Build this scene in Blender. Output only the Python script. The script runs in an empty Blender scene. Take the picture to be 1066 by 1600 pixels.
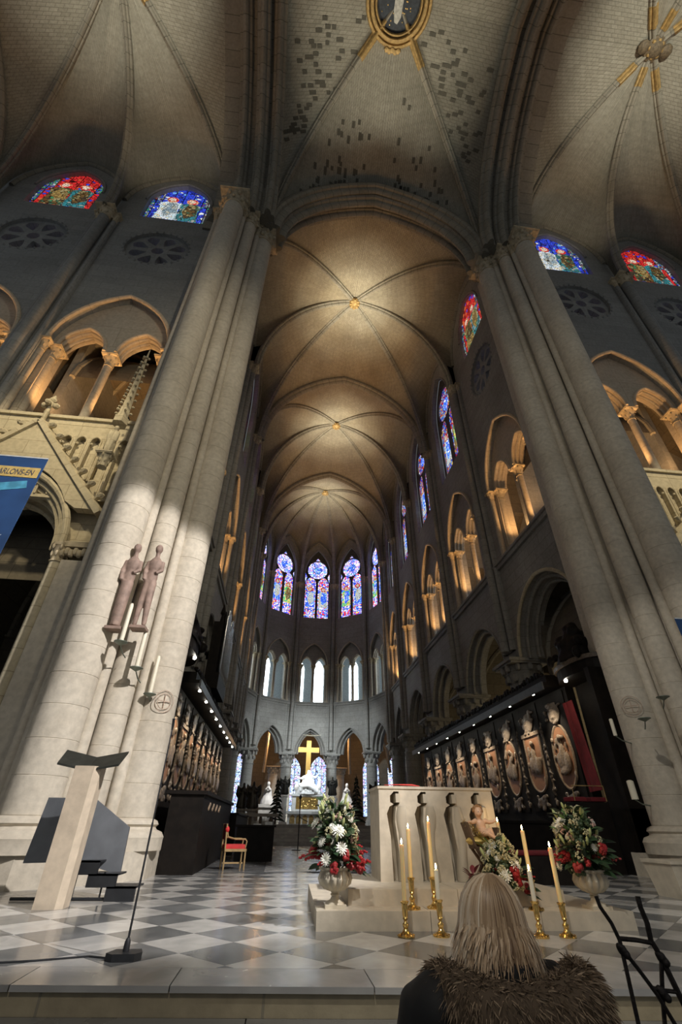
import bpy, math, random
from mathutils import Vector, Matrix
from mathutils.geometry import tessellate_polygon
R = random.Random(7)
PI = math.pi
sc = bpy.context.scene
COL = sc.collection
sin, cos, sqrt = math.sin, math.cos, math.sqrt

# ------------------------------------------------------------------ camera
A = 2.88                      # x of the church's long axis, y runs east along it
cam_d = bpy.data.cameras.new('camera'); cam = bpy.data.objects.new('camera', cam_d); COL.objects.link(cam)
def cam_axes(f, v2, v1):
    Y = Vector((v2[0]-533, v2[1]-800, f)).normalized()
    U = Vector((v1[0]-533, v1[1]-800, f)).normalized()
    U = (U - Y*(U.dot(Y))).normalized()
    return Matrix((Y.cross(U), Y, U))
Rw = cam_axes(701., (433., 1288.), (547., -203.))
m3 = Matrix((Rw @ Vector((1, 0, 0)), Rw @ Vector((0, -1, 0)), Rw @ Vector((0, 0, -1)))).transposed()
cam.matrix_world = Matrix.Translation((0, 0, .85)) @ m3.to_4x4()
cam_d.sensor_fit = 'HORIZONTAL'; cam_d.sensor_width = 36; cam_d.lens = 36*701/1066
cam_d.clip_start = .05; cam_d.clip_end = 300
sc.camera = cam
# ------------------------------------------------------------------ world, exposure, floodlights
w = bpy.data.worlds.new('world'); sc.world = w; w.use_nodes = True
w.node_tree.nodes['Background'].inputs[0].default_value = (.86, .93, 1, 1)
w.node_tree.nodes['Background'].inputs[1].default_value = .145
vs = sc.view_settings
vs.view_transform = 'Standard'; vs.look = 'None'; vs.gamma = 1; vs.use_curve_mapping = False; vs.exposure = 0.0
sc.cycles.use_denoising = True
sc.cycles.max_bounces = 5; sc.cycles.diffuse_bounces = 3; sc.cycles.glossy_bounces = 3
sc.cycles.sample_clamp_indirect = 6

def lamp(name, kind, loc, power, col, radius=.15, target=None, angle=60, blend=.6, size=1):
    d = bpy.data.lights.new(name, kind); d.energy = power; d.color = col
    o = bpy.data.objects.new(name, d); COL.objects.link(o); o.location = loc
    if kind == 'SPOT':
        d.spot_size = math.radians(angle); d.spot_blend = blend; d.shadow_soft_size = radius
    elif kind == 'POINT': d.shadow_soft_size = radius
    elif kind == 'AREA': d.size = size
    if target is not None:
        o.rotation_euler = (Vector(target)-Vector(loc)).to_track_quat('-Z', 'Y').to_euler()
    return o
WARM = (1, .83, .60); AMBER = (1, .53, .20); NEUT = (1, .95, .86)
# floodlights high on the crossing, aimed at the altar and the feet of the two great piers
lamp('flood_pier', 'SPOT', (9.6, -3.0, 15), 23000, (1, .96, .94), .12, (-4.0, 9.8, 1.5), 29, .22)
lamp('flood_pier', 'SPOT', (-5.0, -3.0, 15), 3600, (1, .95, .86), .12, (9.8, 9.6, .2), 26, .4)
lamp('flood_altar', 'SPOT', (-1.8, -2.0, 13), 2500, (1, .96, .88), .08, (2.2, 6.6, .4), 27, .4)
lamp('flood_wall', 'SPOT', (-6.2, 2.0, 17), 5000, (1, .84, .55), .3, (-8.0, 11, 9.3), 34, .7)
lamp('flood_wall', 'SPOT', (12.0, 2.0, 17), 3600, (1, .84, .55), .3, (13.8, 11, 9.2), 34, .7)
lamp('flood_wall', 'SPOT', (A, -2.0, 14), 2300, (1, .88, .66), .4, (A-7, 10, 12), 74, 1)
lamp('flood_wall', 'SPOT', (A, -2.0, 14), 600, (1, .88, .66), .4, (A+7, 10, 12), 74, 1)
# fill spots added behind the viewer and in front of the apse
lamp('nave_fill', 'SPOT', (-1.5, -3.6, 8.5), 640, (1, .90, .76), .5, (-.5, 4.5, 0), 84, .9)  # unseen spots added to lift the woman, front steps and lectern
lamp('nave_fill', 'SPOT', (5.0, -4.0, 8.5), 230, (1, .90, .76), .5, (2.5, 4, 0), 84, .9)
for s in (-1, 1): lamp('apse_fill', 'SPOT', (A+s*5.6, 37, 12.2), 6500, (.86, .95, 1), .3, (2.6-s*2.5, 48.5, 5.5), 58, .9)  # added spots stand in for daylight the apse windows leave weak
for x_ in (-.9, 5.35): lamp('statue_fill', 'SPOT', (2.4, 36, 11), 5200, (1, .97, .92), .1, (x_, 42, 2.6), 14, .6)  # added to brighten the two kneeling statues
for y_, p_ in ((15.5, 160), (22, 90), (28.5, 60)): lamp('aisle_lamp', 'POINT', (A+10.2, y_, 4.5), p_, (1, .78, .45), .2)
# uplights on the cornices, aimed at the keystones
for (bx, by, p, ox, oy) in ((A, 18.9, 5600, 5.4, 0), (A, 31.9, 5000, 5.4, 0), (2.75, 43.0, 4000, 4.6, -2)):
    for s in (-1, 1):
        lamp('vault_uplight', 'SPOT', (bx+s*ox, by+oy, 22.5), p*.08, (1, .80, .54), .3, (bx+s*.3, by, 33.8), 96, 1)
        lamp('vault_uplight', 'SPOT', (bx+s*ox*.55, by+oy*.5, 24.5), p*.30, (1, .90, .68), .3, (bx+s*.1, by, 33.8), 66, 1)
        lamp('vault_uplight', 'SPOT', (bx+s*ox*.55, by+oy*.5, 24.5), p*.42, (1, .93, .72), .3, (bx+s*.1, by, 33.8), 38, 1)
for s in (-1, 1):
    lamp('vault_uplight', 'SPOT', (A+s*4.6, 9.6, 26.0), 2100, (1, .93, .74), .3, (A+s*.3, 3.4, 33.8), 62, 1)
    lamp('vault_uplight', 'SPOT', (A+s*11.5, -2.6, 24.5), 4600, (1, .95, .78), .3, (A+s*13.2, 3.0, 33.6), 60, 1)
    lamp('vault_uplight', 'SPOT', (A+s*8.6, 9.0, 25.5), 380, (1, .80, .55), .3, (A+s*12.5, 8.0, 32.0), 90, 1)

# ------------------------------------------------------------------ mesh builder
class MB:
    def __init__(s): s.V = []; s.F = []; s.U = None
    def add(s, V, F, U=None):
        n = len(s.V); s.V += [tuple(v) for v in V]; s.F += [tuple(i+n for i in f) for f in F]
        if U is not None:
            s.U = (s.U or []) + list(U)
        return s
    def box(s, x0, x1, y0, y1, z0, z1):
        V = [(x, y, z) for x in (x0, x1) for y in (y0, y1) for z in (z0, z1)]
        return s.add(V, [(0, 1, 3, 2), (4, 6, 7, 5), (0, 4, 5, 1), (2, 3, 7, 6), (0, 2, 6, 4), (1, 5, 7, 3)])
    def prism(s, P, y0, y1):
        """polygon in x,z run along y"""
        n = len(P); V = [(x, y0, z) for x, z in P]+[(x, y1, z) for x, z in P]
        F = [tuple(range(n-1, -1, -1)), tuple(range(n, 2*n))]+[(i, (i+1) % n, n+(i+1) % n, n+i) for i in range(n)]
        return s.add(V, F)
    def slab(s, P, z0, z1):
        """polygon in x,y run along z"""
        n = len(P); V = [(x, y, z0) for x, y in P]+[(x, y, z1) for x, y in P]
        F = [tuple(range(n-1, -1, -1)), tuple(range(n, 2*n))]+[(i, (i+1) % n, n+(i+1) % n, n+i) for i in range(n)]
        return s.add(V, F)
    def plate(s, outer, holes, y0, y1):
        loops = [outer]+list(holes); flat = [p for l in loops for p in l]
        T = tessellate_polygon([[Vector((x, z, 0)) for x, z in l] for l in loops])
        n = len(flat)
        V = [(x, y0, z) for x, z in flat]+[(x, y1, z) for x, z in flat]
        F = [tuple(t) for t in T]+[tuple(i+n for i in reversed(t)) for t in T]
        k = 0
        for l in loops:
            m = len(l); F += [(k+i, k+(i+1) % m, n+k+(i+1) % m, n+k+i) for i in range(m)]; k += m
        return s.add(V, F)
    def lathe(s, prof, n=16, c=(0, 0, 0), sx=1, sy=1, ph=0, flute=0, fn=0):
        V = []; m = len(prof)
        for r, z in prof:
            for i in range(n):
                a = ph+2*PI*i/n; rr = r*(1+flute*abs(cos(fn*a/2))) if fn else r
                V.append((c[0]+rr*cos(a)*sx, c[1]+rr*sin(a)*sy, c[2]+z))
        F = [(j*n+i, j*n+(i+1) % n, (j+1)*n+(i+1) % n, (j+1)*n+i) for j in range(m-1) for i in range(n)]
        F += [tuple(range(n-1, -1, -1)), tuple(range((m-1)*n, m*n))]
        return s.add(V, F)
    def tube(s, path, rad, n=8, flat=1.0):
        P = [Vector(p) for p in path]; m = len(P)
        rr = rad if isinstance(rad, (list, tuple)) else [rad]*m
        V = []; ref = None
        for i in range(m):
            t = (P[min(i+1, m-1)]-P[max(i-1, 0)]).normalized()
            if ref is None: ref = Vector((0, 0, 1)) if abs(t.z) < .9 else Vector((1, 0, 0))
            a = (ref-t*ref.dot(t)).normalized(); b = t.cross(a); ref = a
            for k in range(n):
                q = 2*PI*k/n; V.append(P[i]+(a*cos(q)+b*sin(q)*flat)*rr[i])
        F = [(j*n+i, j*n+(i+1) % n, (j+1)*n+(i+1) % n, (j+1)*n+i) for j in range(m-1) for i in range(n)]
        F += [tuple(range(n-1, -1, -1)), tuple(range((m-1)*n, m*n))]
        return s.add(V, F)
    def ell(s, c, r, n=10, m=6, rot=None):
        if not isinstance(r, (list, tuple)): r = (r, r, r)
        V = [Vector((0, 0, -r[2]))]
        for j in range(1, m):
            f = -PI/2+PI*j/m
            for i in range(n):
                q = 2*PI*i/n; V.append(Vector((r[0]*cos(f)*cos(q), r[1]*cos(f)*sin(q), r[2]*sin(f))))
        V.append(Vector((0, 0, r[2])))
        if rot is not None: V = [rot @ v for v in V]
        V = [v+Vector(c) for v in V]
        F = [(0, 1+(i+1) % n, 1+i) for i in range(n)]
        F += [(1+j*n+i, 1+j*n+(i+1) % n, 1+(j+1)*n+(i+1) % n, 1+(j+1)*n+i) for j in range(m-2) for i in range(n)]
        e = len(V)-1; F += [(1+(m-2)*n+i, 1+(m-2)*n+(i+1) % n, e) for i in range(n)]
        return s.add(V, F)
    def sweep(s, path, prof, side, closed_prof=True, inward=None):
        """planar path; profile (a along side, b along the in-plane normal; b>0 to the inside of the arch)"""
        P = [Vector(p) for p in path]; side = Vector(side).normalized(); m = len(P); k = len(prof)
        N = []
        for i in range(m):
            t = (P[min(i+1, m-1)]-P[max(i-1, 0)]).normalized(); N.append(side.cross(t).normalized())
        j = max(range(m), key=lambda i: P[i].z)
        ref = N[j] if abs(N[j].z) > .05 else N[m//2]
        sg = -1 if ref.z > 0 else 1
        if inward is not None: sg = 1 if N[m//2].dot(Vector(inward)) > 0 else -1
        V = []; U = []; L = 0
        for i in range(m):
            if i: L += (P[i]-P[i-1]).length
            for q, (a, b) in enumerate(prof):
                V.append(P[i]+side*a+N[i]*(b*sg)); U.append((q*.12, L))
        F = []
        kk = k if closed_prof else k-1
        for i in range(m-1):
            for q in range(kk): F.append((i*k+q, i*k+(q+1) % k, (i+1)*k+(q+1) % k, (i+1)*k+q))
        F += [tuple(range(k)), tuple(range((m-1)*k, m*k))]
        return s.add(V, F, U)

def auto_uv(me, U):
    uv = me.uv_layers.new(name='UVMap').data
    vs_ = me.vertices
    for p in me.polygons:
        nx, ny, nz = abs(p.normal.x), abs(p.normal.y), abs(p.normal.z)
        for li in p.loop_indices:
            vi = me.loops[li].vertex_index
            if U is not None: uv[li].uv = U[vi]
            else:
                x, y, z = vs_[vi].co
                uv[li].uv = (x, y) if nz > nx and nz > ny else ((y, z) if nx > ny else (x, z))

def mesh_of(name, mb, mat, smooth=False):
    me = bpy.data.meshes.new(name); me.from_pydata(mb.V, [], mb.F); me.update()
    U = mb.U if mb.U is not None and len(mb.U) == len(mb.V) else None
    auto_uv(me, U)
    me.materials.append(mat)
    if smooth:
        me.shade_smooth()
        me.set_sharp_from_angle(angle=math.radians(38))
    return me
def link(name, data, parent=None, M=None):
    o = bpy.data.objects.new(name, data); COL.objects.link(o)
    if parent is not None: o.parent = parent
    if M is not None: o.matrix_local = M
    return o
def part(name, mb, mat, parent=None, M=None, smooth=False, kind=None, label=None):
    o = link(name, mesh_of(name, mb, mat, smooth), parent, M)
    if kind: o['kind'] = kind
    if label: o['label'] = label
    return o
def tag(o, label, cat, group=None, kind=None):
    o['label'] = label; o['category'] = cat
    if group: o['group'] = group
    if kind: o['kind'] = kind
    return o
def thing(name, label, cat, loc=(0, 0, 0), rz=0, group=None, kind=None):
    o = bpy.data.objects.new(name, None); COL.objects.link(o); o.empty_display_size = .1
    o.location = loc; o.rotation_euler = (0, 0, rz)
    return tag(o, label, cat, group, kind)
def struct(name, label, cat): return thing(name, label, cat, kind='structure')
def dup(root, loc, rz=0, label=None):
    def cp(o, par):
        c = o.copy(); COL.objects.link(c); c.parent = par
        for ch in list(o.children): cp(ch, c)
        return c
    r = cp(root, None); r.location = loc; r.rotation_euler = (0, 0, rz)
    if label: r['label'] = label
    return r
def TR(x, y, z=0, rz=0): return Matrix.Translation((x, y, z)) @ Matrix.Rotation(rz, 4, 'Z')
FS = bpy.data.scenes.new('melting_pot')
def fuse(mb, voxel, smooth=4):
    """melt overlapping blobs into one continuous surface"""
    me = bpy.data.meshes.new('tmp'); me.from_pydata(mb.V, [], mb.F); me.update()
    o = bpy.data.objects.new('tmp', me); FS.collection.objects.link(o)
    md = o.modifiers.new('r', 'REMESH'); md.mode = 'VOXEL'; md.voxel_size = voxel
    if smooth:
        s_ = o.modifiers.new('s', 'SMOOTH'); s_.iterations = smooth; s_.factor = .5
    vl = FS.view_layers[0]; vl.update(); dg = vl.depsgraph
    e = bpy.data.meshes.new_from_object(o.evaluated_get(dg))
    out = MB(); out.V = [tuple(v.co) for v in e.vertices]; out.F = [tuple(p.vertices) for p in e.polygons]
    bpy.data.objects.remove(o); bpy.data.meshes.remove(me); bpy.data.meshes.remove(e)
    return out

# ------------------------------------------------------------------ materials
def newmat(name):
    m = bpy.data.materials.new(name); m.use_nodes = True
    return m, m.node_tree.nodes, m.node_tree.links, m.node_tree.nodes['Principled BSDF']
def ramp(N, stops, interp='LINEAR'):
    r = N.new('ShaderNodeValToRGB'); r.color_ramp.interpolation = interp
    e = r.color_ramp.elements
    while len(e) < len(stops): e.new(.5)
    for q, (p, c) in zip(e, stops): q.position = p; q.color = (*c, 1)
    return r
def stone(name, c1, c2, mortar, bw=.9, bh=.42, dirt=.5, dirtcol=(.10, .09, .08), rough=.85, bump=.5, mscale=.35, ms=.011, warm=None, dark_stones=0):
    m, N, L, b = newmat(name)
    uv = N.new('ShaderNodeUVMap'); br = N.new('ShaderNodeTexBrick')
    br.inputs['Scale'].default_value = 1; br.inputs['Brick Width'].default_value = bw; br.inputs['Row Height'].default_value = bh
    br.inputs['Mortar Size'].default_value = ms; br.inputs['Mortar Smooth'].default_value = .4; br.inputs['Bias'].default_value = 0
    br.inputs['Color1'].default_value = (*c1, 1); br.inputs['Color2'].default_value = (*c2, 1); br.inputs['Mortar'].default_value = (*mortar, 1)
    L.new(uv.outputs[0], br.inputs['Vector'])
    geo = N.new('ShaderNodeNewGeometry')
    n1 = N.new('ShaderNodeTexNoise'); n1.inputs['Scale'].default_value = mscale; n1.inputs['Detail'].default_value = 6; n1.inputs['Roughness'].default_value = .65
    n2 = N.new('ShaderNodeTexNoise'); n2.inputs['Scale'].default_value = 9; n2.inputs['Detail'].default_value = 4
    L.new(geo.outputs['Position'], n1.inputs['Vector']); L.new(geo.outputs['Position'], n2.inputs['Vector'])
    r1 = ramp(N, [(.38, (0, 0, 0)), (.72, (1, 1, 1))]); L.new(n1.outputs['Fac'], r1.inputs[0])
    mx = N.new('ShaderNodeMixRGB'); mx.inputs[2].default_value = (*dirtcol, 1); L.new(br.outputs['Color'], mx.inputs[1])
    mm = N.new('ShaderNodeMath'); mm.operation = 'MULTIPLY'; mm.inputs[1].default_value = dirt; L.new(r1.outputs[0], mm.inputs[0]); L.new(mm.outputs[0], mx.inputs[0])
    r2 = ramp(N, [(.3, (.84, .84, .84)), (.7, (1.06, 1.06, 1.06))]); L.new(n2.outputs['Fac'], r2.inputs[0])
    m2 = N.new('ShaderNodeMixRGB'); m2.blend_type = 'MULTIPLY'; m2.inputs[0].default_value = 1; L.new(mx.outputs[0], m2.inputs[1]); L.new(r2.outputs[0], m2.inputs[2])
    out = m2
    if warm:
        n3 = N.new('ShaderNodeTexNoise'); n3.inputs['Scale'].default_value = .16; n3.inputs['Detail'].default_value = 3; L.new(geo.outputs['Position'], n3.inputs['Vector'])
        r3 = ramp(N, [(.45, (1, 1, 1)), (.68, warm)]); L.new(n3.outputs['Fac'], r3.inputs[0])
        m4 = N.new('ShaderNodeMixRGB'); m4.blend_type = 'MULTIPLY'; m4.inputs[0].default_value = 1; L.new(out.outputs[0], m4.inputs[1]); L.new(r3.outputs[0], m4.inputs[2]); out = m4
    L.new(out.outputs[0], b.inputs['Base Color']); b.inputs['Roughness'].default_value = rough
    ad = N.new('ShaderNodeMath'); ad.operation = 'MULTIPLY_ADD'; ad.inputs[1].default_value = -1.0
    L.new(br.outputs['Fac'], ad.inputs[0]); L.new(n2.outputs['Fac'], ad.inputs[2])
    bp = N.new('ShaderNodeBump'); bp.inputs['Strength'].default_value = bump; bp.inputs['Distance'].default_value = .03
    L.new(ad.outputs[0], bp.inputs['Height']); L.new(bp.outputs[0], b.inputs['Normal'])
    return m
def plain(name, col, rough=.5, metal=0, nscale=8, var=.25, bump=0, col2=None, coat=0, spec=.5):
    m, N, L, b = newmat(name)
    t = N.new('ShaderNodeTexCoord'); n = N.new('ShaderNodeTexNoise'); n.inputs['Scale'].default_value = nscale; n.inputs['Detail'].default_value = 4
    L.new(t.outputs['Object'], n.inputs['Vector'])
    c2 = col2 or tuple(c*(1-var) for c in col)
    r = ramp(N, [(.35, c2), (.65, col)]); L.new(n.outputs['Fac'], r.inputs[0]); L.new(r.outputs[0], b.inputs['Base Color'])
    b.inputs['Roughness'].default_value = rough; b.inputs['Metallic'].default_value = metal
    b.inputs['Specular IOR Level'].default_value = spec
    if coat: b.inputs['Coat Weight'].default_value = coat
    if bump:
        bp = N.new('ShaderNodeBump'); bp.inputs['Strength'].default_value = bump; bp.inputs['Distance'].default_value = .02
        L.new(n.outputs['Fac'], bp.inputs['Height']); L.new(bp.outputs[0], b.inputs['Normal'])
    return m
def emit(name, col, st):
    m, N, L, b = newmat(name)
    b.inputs['Base Color'].default_value = (*[c*.3 for c in col], 1); b.inputs['Emission Color'].default_value = (*col, 1); b.inputs['Emission Strength'].default_value = st
    return m
def glass(name, stops, st, scale=7, base=.0):
    """daylit stained glass: small leaded pieces of colour"""
    m, N, L, b = newmat(name)
    geo = N.new('ShaderNodeNewGeometry')
    v = N.new('ShaderNodeTexVoronoi'); v.inputs['Scale'].default_value = scale; L.new(geo.outputs['Position'], v.inputs['Vector'])
    sp = N.new('ShaderNodeSeparateColor'); L.new(v.outputs['Color'], sp.inputs[0])
    r = ramp(N, stops, 'CONSTANT'); L.new(sp.outputs[0], r.inputs[0])
    e = N.new('ShaderNodeTexVoronoi'); e.feature = 'DISTANCE_TO_EDGE'; e.inputs['Scale'].default_value = scale; L.new(geo.outputs['Position'], e.inputs['Vector'])
    r2 = ramp(N, [(.03, (.03, .03, .03)), (.09, (1, 1, 1))]); L.new(e.outputs['Distance'], r2.inputs[0])
    mx = N.new('ShaderNodeMixRGB'); mx.blend_type = 'MULTIPLY'; mx.inputs[0].default_value = 1; L.new(r.outputs[0], mx.inputs[1]); L.new(r2.outputs[0], mx.inputs[2])
    b.inputs['Base Color'].default_value = (.02, .02, .02, 1); b.inputs['Roughness'].default_value = .2
    L.new(mx.outputs[0], b.inputs['Emission Color']); b.inputs['Emission Strength'].default_value = st
    return m

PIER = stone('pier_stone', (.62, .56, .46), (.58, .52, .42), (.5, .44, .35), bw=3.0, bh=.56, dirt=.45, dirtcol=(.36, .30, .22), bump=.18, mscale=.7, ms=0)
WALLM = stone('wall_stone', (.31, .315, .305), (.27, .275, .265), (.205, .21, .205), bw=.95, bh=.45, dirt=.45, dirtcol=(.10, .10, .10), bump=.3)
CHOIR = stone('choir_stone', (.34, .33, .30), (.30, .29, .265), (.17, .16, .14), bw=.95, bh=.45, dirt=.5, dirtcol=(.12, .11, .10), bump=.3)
CREAM = stone('cream_stone', (.58, .51, .36), (.52, .45, .31), (.36, .30, .20), bw=1.1, bh=.5, dirt=.3, dirtcol=(.28, .23, .15), bump=.3)
TRIF = stone('triforium_stone', (.50, .44, .35), (.46, .40, .31), (.30, .26, .2), bw=4, bh=1.2, dirt=.3, dirtcol=(.22, .19, .15), bump=.3)
WEB = stone('vault_stone', (.36, .33, .255), (.30, .275, .21), (.20, .175, .135), bw=.36, bh=.15, dirt=.55, dirtcol=(.12, .10, .075), bump=.55, mscale=.28, ms=.012, warm=(1.0, .93, .82))
WEBX = stone('crossing_vault_stone', (.34, .325, .27), (.29, .275, .225), (.20, .19, .15), bw=.40, bh=.17, dirt=.6, dirtcol=(.12, .115, .09), bump=.55, mscale=.22, ms=.013)
RIB = stone('rib_stone', (.30, .28, .23), (.26, .24, .19), (.14, .13, .10), bw=9, bh=.6, dirt=.4, dirtcol=(.12, .11, .09), bump=.3, ms=.02)
CAPM = plain('capital_stone', (.56, .47, .32), .85, nscale=6, var=.35, bump=.4)
DARKST = plain('soot_stone', (.10, .095, .075), .9, nscale=5, var=.3, bump=.3)
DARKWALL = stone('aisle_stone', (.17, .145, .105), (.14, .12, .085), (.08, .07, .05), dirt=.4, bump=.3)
LEAD = plain('lead', (.012, .012, .014), .6)
GOLD = plain('gilding', (.85, .58, .20), .28, 1, nscale=20, var=.2)
GOLDMATT = plain('gilded_stone', (.46, .31, .12), .55, .3, var=.4)
# ------------------------------------------------------------------ shapes shared by the masonry
def arch(hw, z0, rise, n=9, cx=0):
    L = []
    if rise >= hw:
        r = (hw*hw+rise*rise)/(2*hw); ph = math.acos((r-hw)/r)
        L = [(cx-hw+r+r*cos(PI-ph*i/n), z0+r*sin(PI-ph*i/n)) for i in range(n+1)]
    else:
        L = [(cx-hw*cos(PI/2*i/n), z0+rise*sin(PI/2*i/n)) for i in range(n+1)]
    return L+[(2*cx-x, z) for x, z in reversed(L[:-1])]
def opening(hw, zb, z0, rise, cx=0, n=9): return [(cx-hw, zb)]+arch(hw, z0, rise, n, cx)+[(cx+hw, zb)]
def circ(r, cx, cz, n=24, ph=0): return [(cx+r*cos(ph+2*PI*i/n), cz+r*sin(ph+2*PI*i/n)) for i in range(n)]
def roll(r, n=8, k=1): return [(r*cos(2*PI*i/n), r*sin(2*PI*i/n)*k) for i in range(n)]
RIBP = [(-.2, -.12), (-.24, .06), (-.2, .14), (-.12, .15), (-.11, .22), (-.07, .31), (0, .35), (.07, .31), (.11, .22), (.12, .15), (.2, .14), (.24, .06), (.2, -.12)]
def scale_prof(P, k): return [(a*k, b*k) for a, b in P]
def xz(P, y): return [(x, y, z) for x, z in P]
def clip_poly(P, a, b, c):
    """keep the side a*x+b*y<=c of a polygon"""
    out = []
    for i in range(len(P)):
        p, q = P[i], P[(i+1) % len(P)]; dp = a*p[0]+b*p[1]-c; dq = a*q[0]+b*q[1]-c
        if dp <= 0: out.append(p)
        if dp*dq < 0:
            t = dp/(dp-dq); out.append((p[0]+(q[0]-p[0])*t, p[1]+(q[1]-p[1])*t))
    return out
def clip_convex(P, S):
    """polygon P inside convex polygon S (either turn)"""
    area = sum(S[i][0]*S[(i+1) % len(S)][1]-S[(i+1) % len(S)][0]*S[i][1] for i in range(len(S)))
    if area < 0: S = S[::-1]
    for i in range(len(S)):
        (x0, y0), (x1, y1) = S[i], S[(i+1) % len(S)]
        if abs(x0-x1)+abs(y0-y1) < 1e-6: continue
        P = clip_poly(P, y1-y0, -(x1-x0), (y1-y0)*x0-(x1-x0)*y0)
        if len(P) < 3: return []
    return P
def add_capital(mb, c, r, h, spread=1.5, n=12, leaves=8, sq=True):
    x, y, z = c
    mb.lathe([(r*1.12, 0), (r*1.12, .04*h+.02), (r*.98, .06*h+.02), (r*1.05, .35*h), (r*spread*.92, .78*h), (r*spread, .82*h)], n, (x, y, z))
    for ring, zz, rr in ((0, .42, 1.16), (1, .74, spread*.98)):
        for i in range(leaves):
            a = 2*PI*(i+.5*ring)/leaves
            mb.ell((x+r*rr*cos(a), y+r*rr*sin(a), z+zz*h), (r*.20, r*.20, h*.15), 6, 4)
    k = r*spread*(1.12 if sq else 1.05)
    if sq:
        mb.box(x-k*.92, x+k*.92, y-k*.92, y+k*.92, z+.84*h, z+.9*h); mb.box(x-k, x+k, y-k, y+k, z+.9*h, z+h)
    else: mb.lathe([(k*.95, .84*h), (k, .9*h), (k, h)], 8, (x, y, z), ph=PI/8)
    return mb
def add_shaft_base(mb, c, r):
    return mb.lathe([(r*1.6, 0), (r*1.6, .16), (r*1.62, .2), (r*1.5, .28), (r*1.25, .32), (r*1.2, .36), (r*1.3, .4), (r*1.22, .46), (r, .5)], 18, c)

ZS, ZCAP = 11.35, 15.3
# ------------------------------------------------------------------ stained glass
BL, RD, WH, GN, YL, LB, BK = (.03, .07, .75), (.75, .03, .03), (.8, .85, .9), (.05, .35, .16), (.8, .5, .1), (.15, .4, .85), (.01, .01, .02)
G_BLUE = glass('glass_blue', [(0, BL), (.72, (.02, .03, .4)), (.86, LB), (.94, WH)], .95, 5)
G_RED = glass('glass_red', [(0, RD), (.7, (.4, .02, .02)), (.85, (.8, .15, .05)), (.93, BL)], .85, 5)
G_EDGE = glass('glass_border', [(0, (.25, .3, .35)), (.3, BL), (.5, WH), (.62, (.3, .06, .06)), (.75, GN), (.9, BK)], .7, 9)
G_REDB = glass('glass_red_band', [(0, RD), (.6, (.5, .1, .1)), (.85, WH)], .9, 8)
G_MIX = glass('glass_mixed', [(0, BL), (.25, (.35, .3, .8)), (.42, RD), (.56, (.75, .7, .95)), (.7, LB), (.82, (.8, .45, .5)), (.92, YL)], 2.2, 7)
G_MIXD = glass('glass_mixed_dim', [(0, BL), (.3, RD), (.5, WH), (.6, LB), (.75, (.3, .05, .08)), (.88, YL)], .9, 7)
G_ROSE = glass('glass_rose', [(0, (.18, .2, .75)), (.25, (.45, .4, .95)), (.45, (.75, .35, .5)), (.58, (.78, .8, 1)), (.8, LB), (.92, BL)], 2.4, 6)
G_DARK = glass('glass_dim', [(0, BL), (.3, (.3, .02, .03)), (.5, WH), (.7, (.1, .4, .5)), (.85, (.5, .05, .1))], .45, 5)
F_WHITE = glass('glass_white', [(0, WH), (.5, (.6, .75, .8)), (.8, (.8, .7, .45))], 1.0, 8)
F_TEAL = glass('glass_teal', [(0, (.05, .35, .4)), (.5, (.05, .22, .24)), (.8, (.5, .55, .5))], .65, 6)
F_OCHRE = glass('glass_ochre', [(0, (.5, .33, .1)), (.45, (.3, .18, .06)), (.7, (.5, .42, .2)), (.9, GN)], .65, 6)
F_FLESH = glass('glass_flesh', [(0, (.85, .65, .5)), (.8, (.9, .8, .65))], 1.0, 8)
F_DARK = glass('glass_umber', [(0, (.16, .09, .03)), (.4, (.07, .05, .03)), (.65, (.35, .28, .12)), (.85, (.05, .14, .08))], .8, 6)
F_PALE = glass('glass_pale', [(0, (.55, .62, .62)), (.5, (.3, .42, .5)), (.8, (.7, .66, .5))], .8, 6)
F_REDH = glass('glass_halo', [(0, RD), (.6, (.9, .4, .2))], .9, 8)
F_BLUE = glass('glass_robe_blue', [(0, (.04, .12, .85)), (.6, LB), (.85, WH)], 1.6, 8)
F_GREEN = glass('glass_robe_green', [(0, (.05, .5, .2)), (.5, (.6, .65, .2)), (.8, YL)], 1.6, 8)
DAY = emit('day_glass', (.82, .93, 1), 7)
DAYB = emit('day_glass_dim', (.70, .86, 1), 3)
win_no = [0]
def window_obj(label, M):
    win_no[0] += 1
    o = struct('window_%d' % win_no[0], label, 'window'); o.matrix_world = M
    return o
def panes(o, shape, xs, zs, y, pick, gap=.03):
    for i in range(len(xs)-1):
        for j in range(len(zs)-1):
            P = clip_convex([(xs[i]+gap, zs[j]+gap), (xs[i+1]-gap, zs[j]+gap), (xs[i+1]-gap, zs[j+1]-gap), (xs[i]+gap, zs[j+1]-gap)], shape)
            if len(P) < 3: continue
            ar = abs(sum(P[k][0]*P[(k+1) % len(P)][1]-P[(k+1) % len(P)][0]*P[k][1] for k in range(len(P))))/2
            if ar < .004: continue
            part('pane', MB().prism(P, y, y+.02), pick(i, j), o)
def lin(a, b, n): return [a+(b-a)*i/n for i in range(n+1)]
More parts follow.
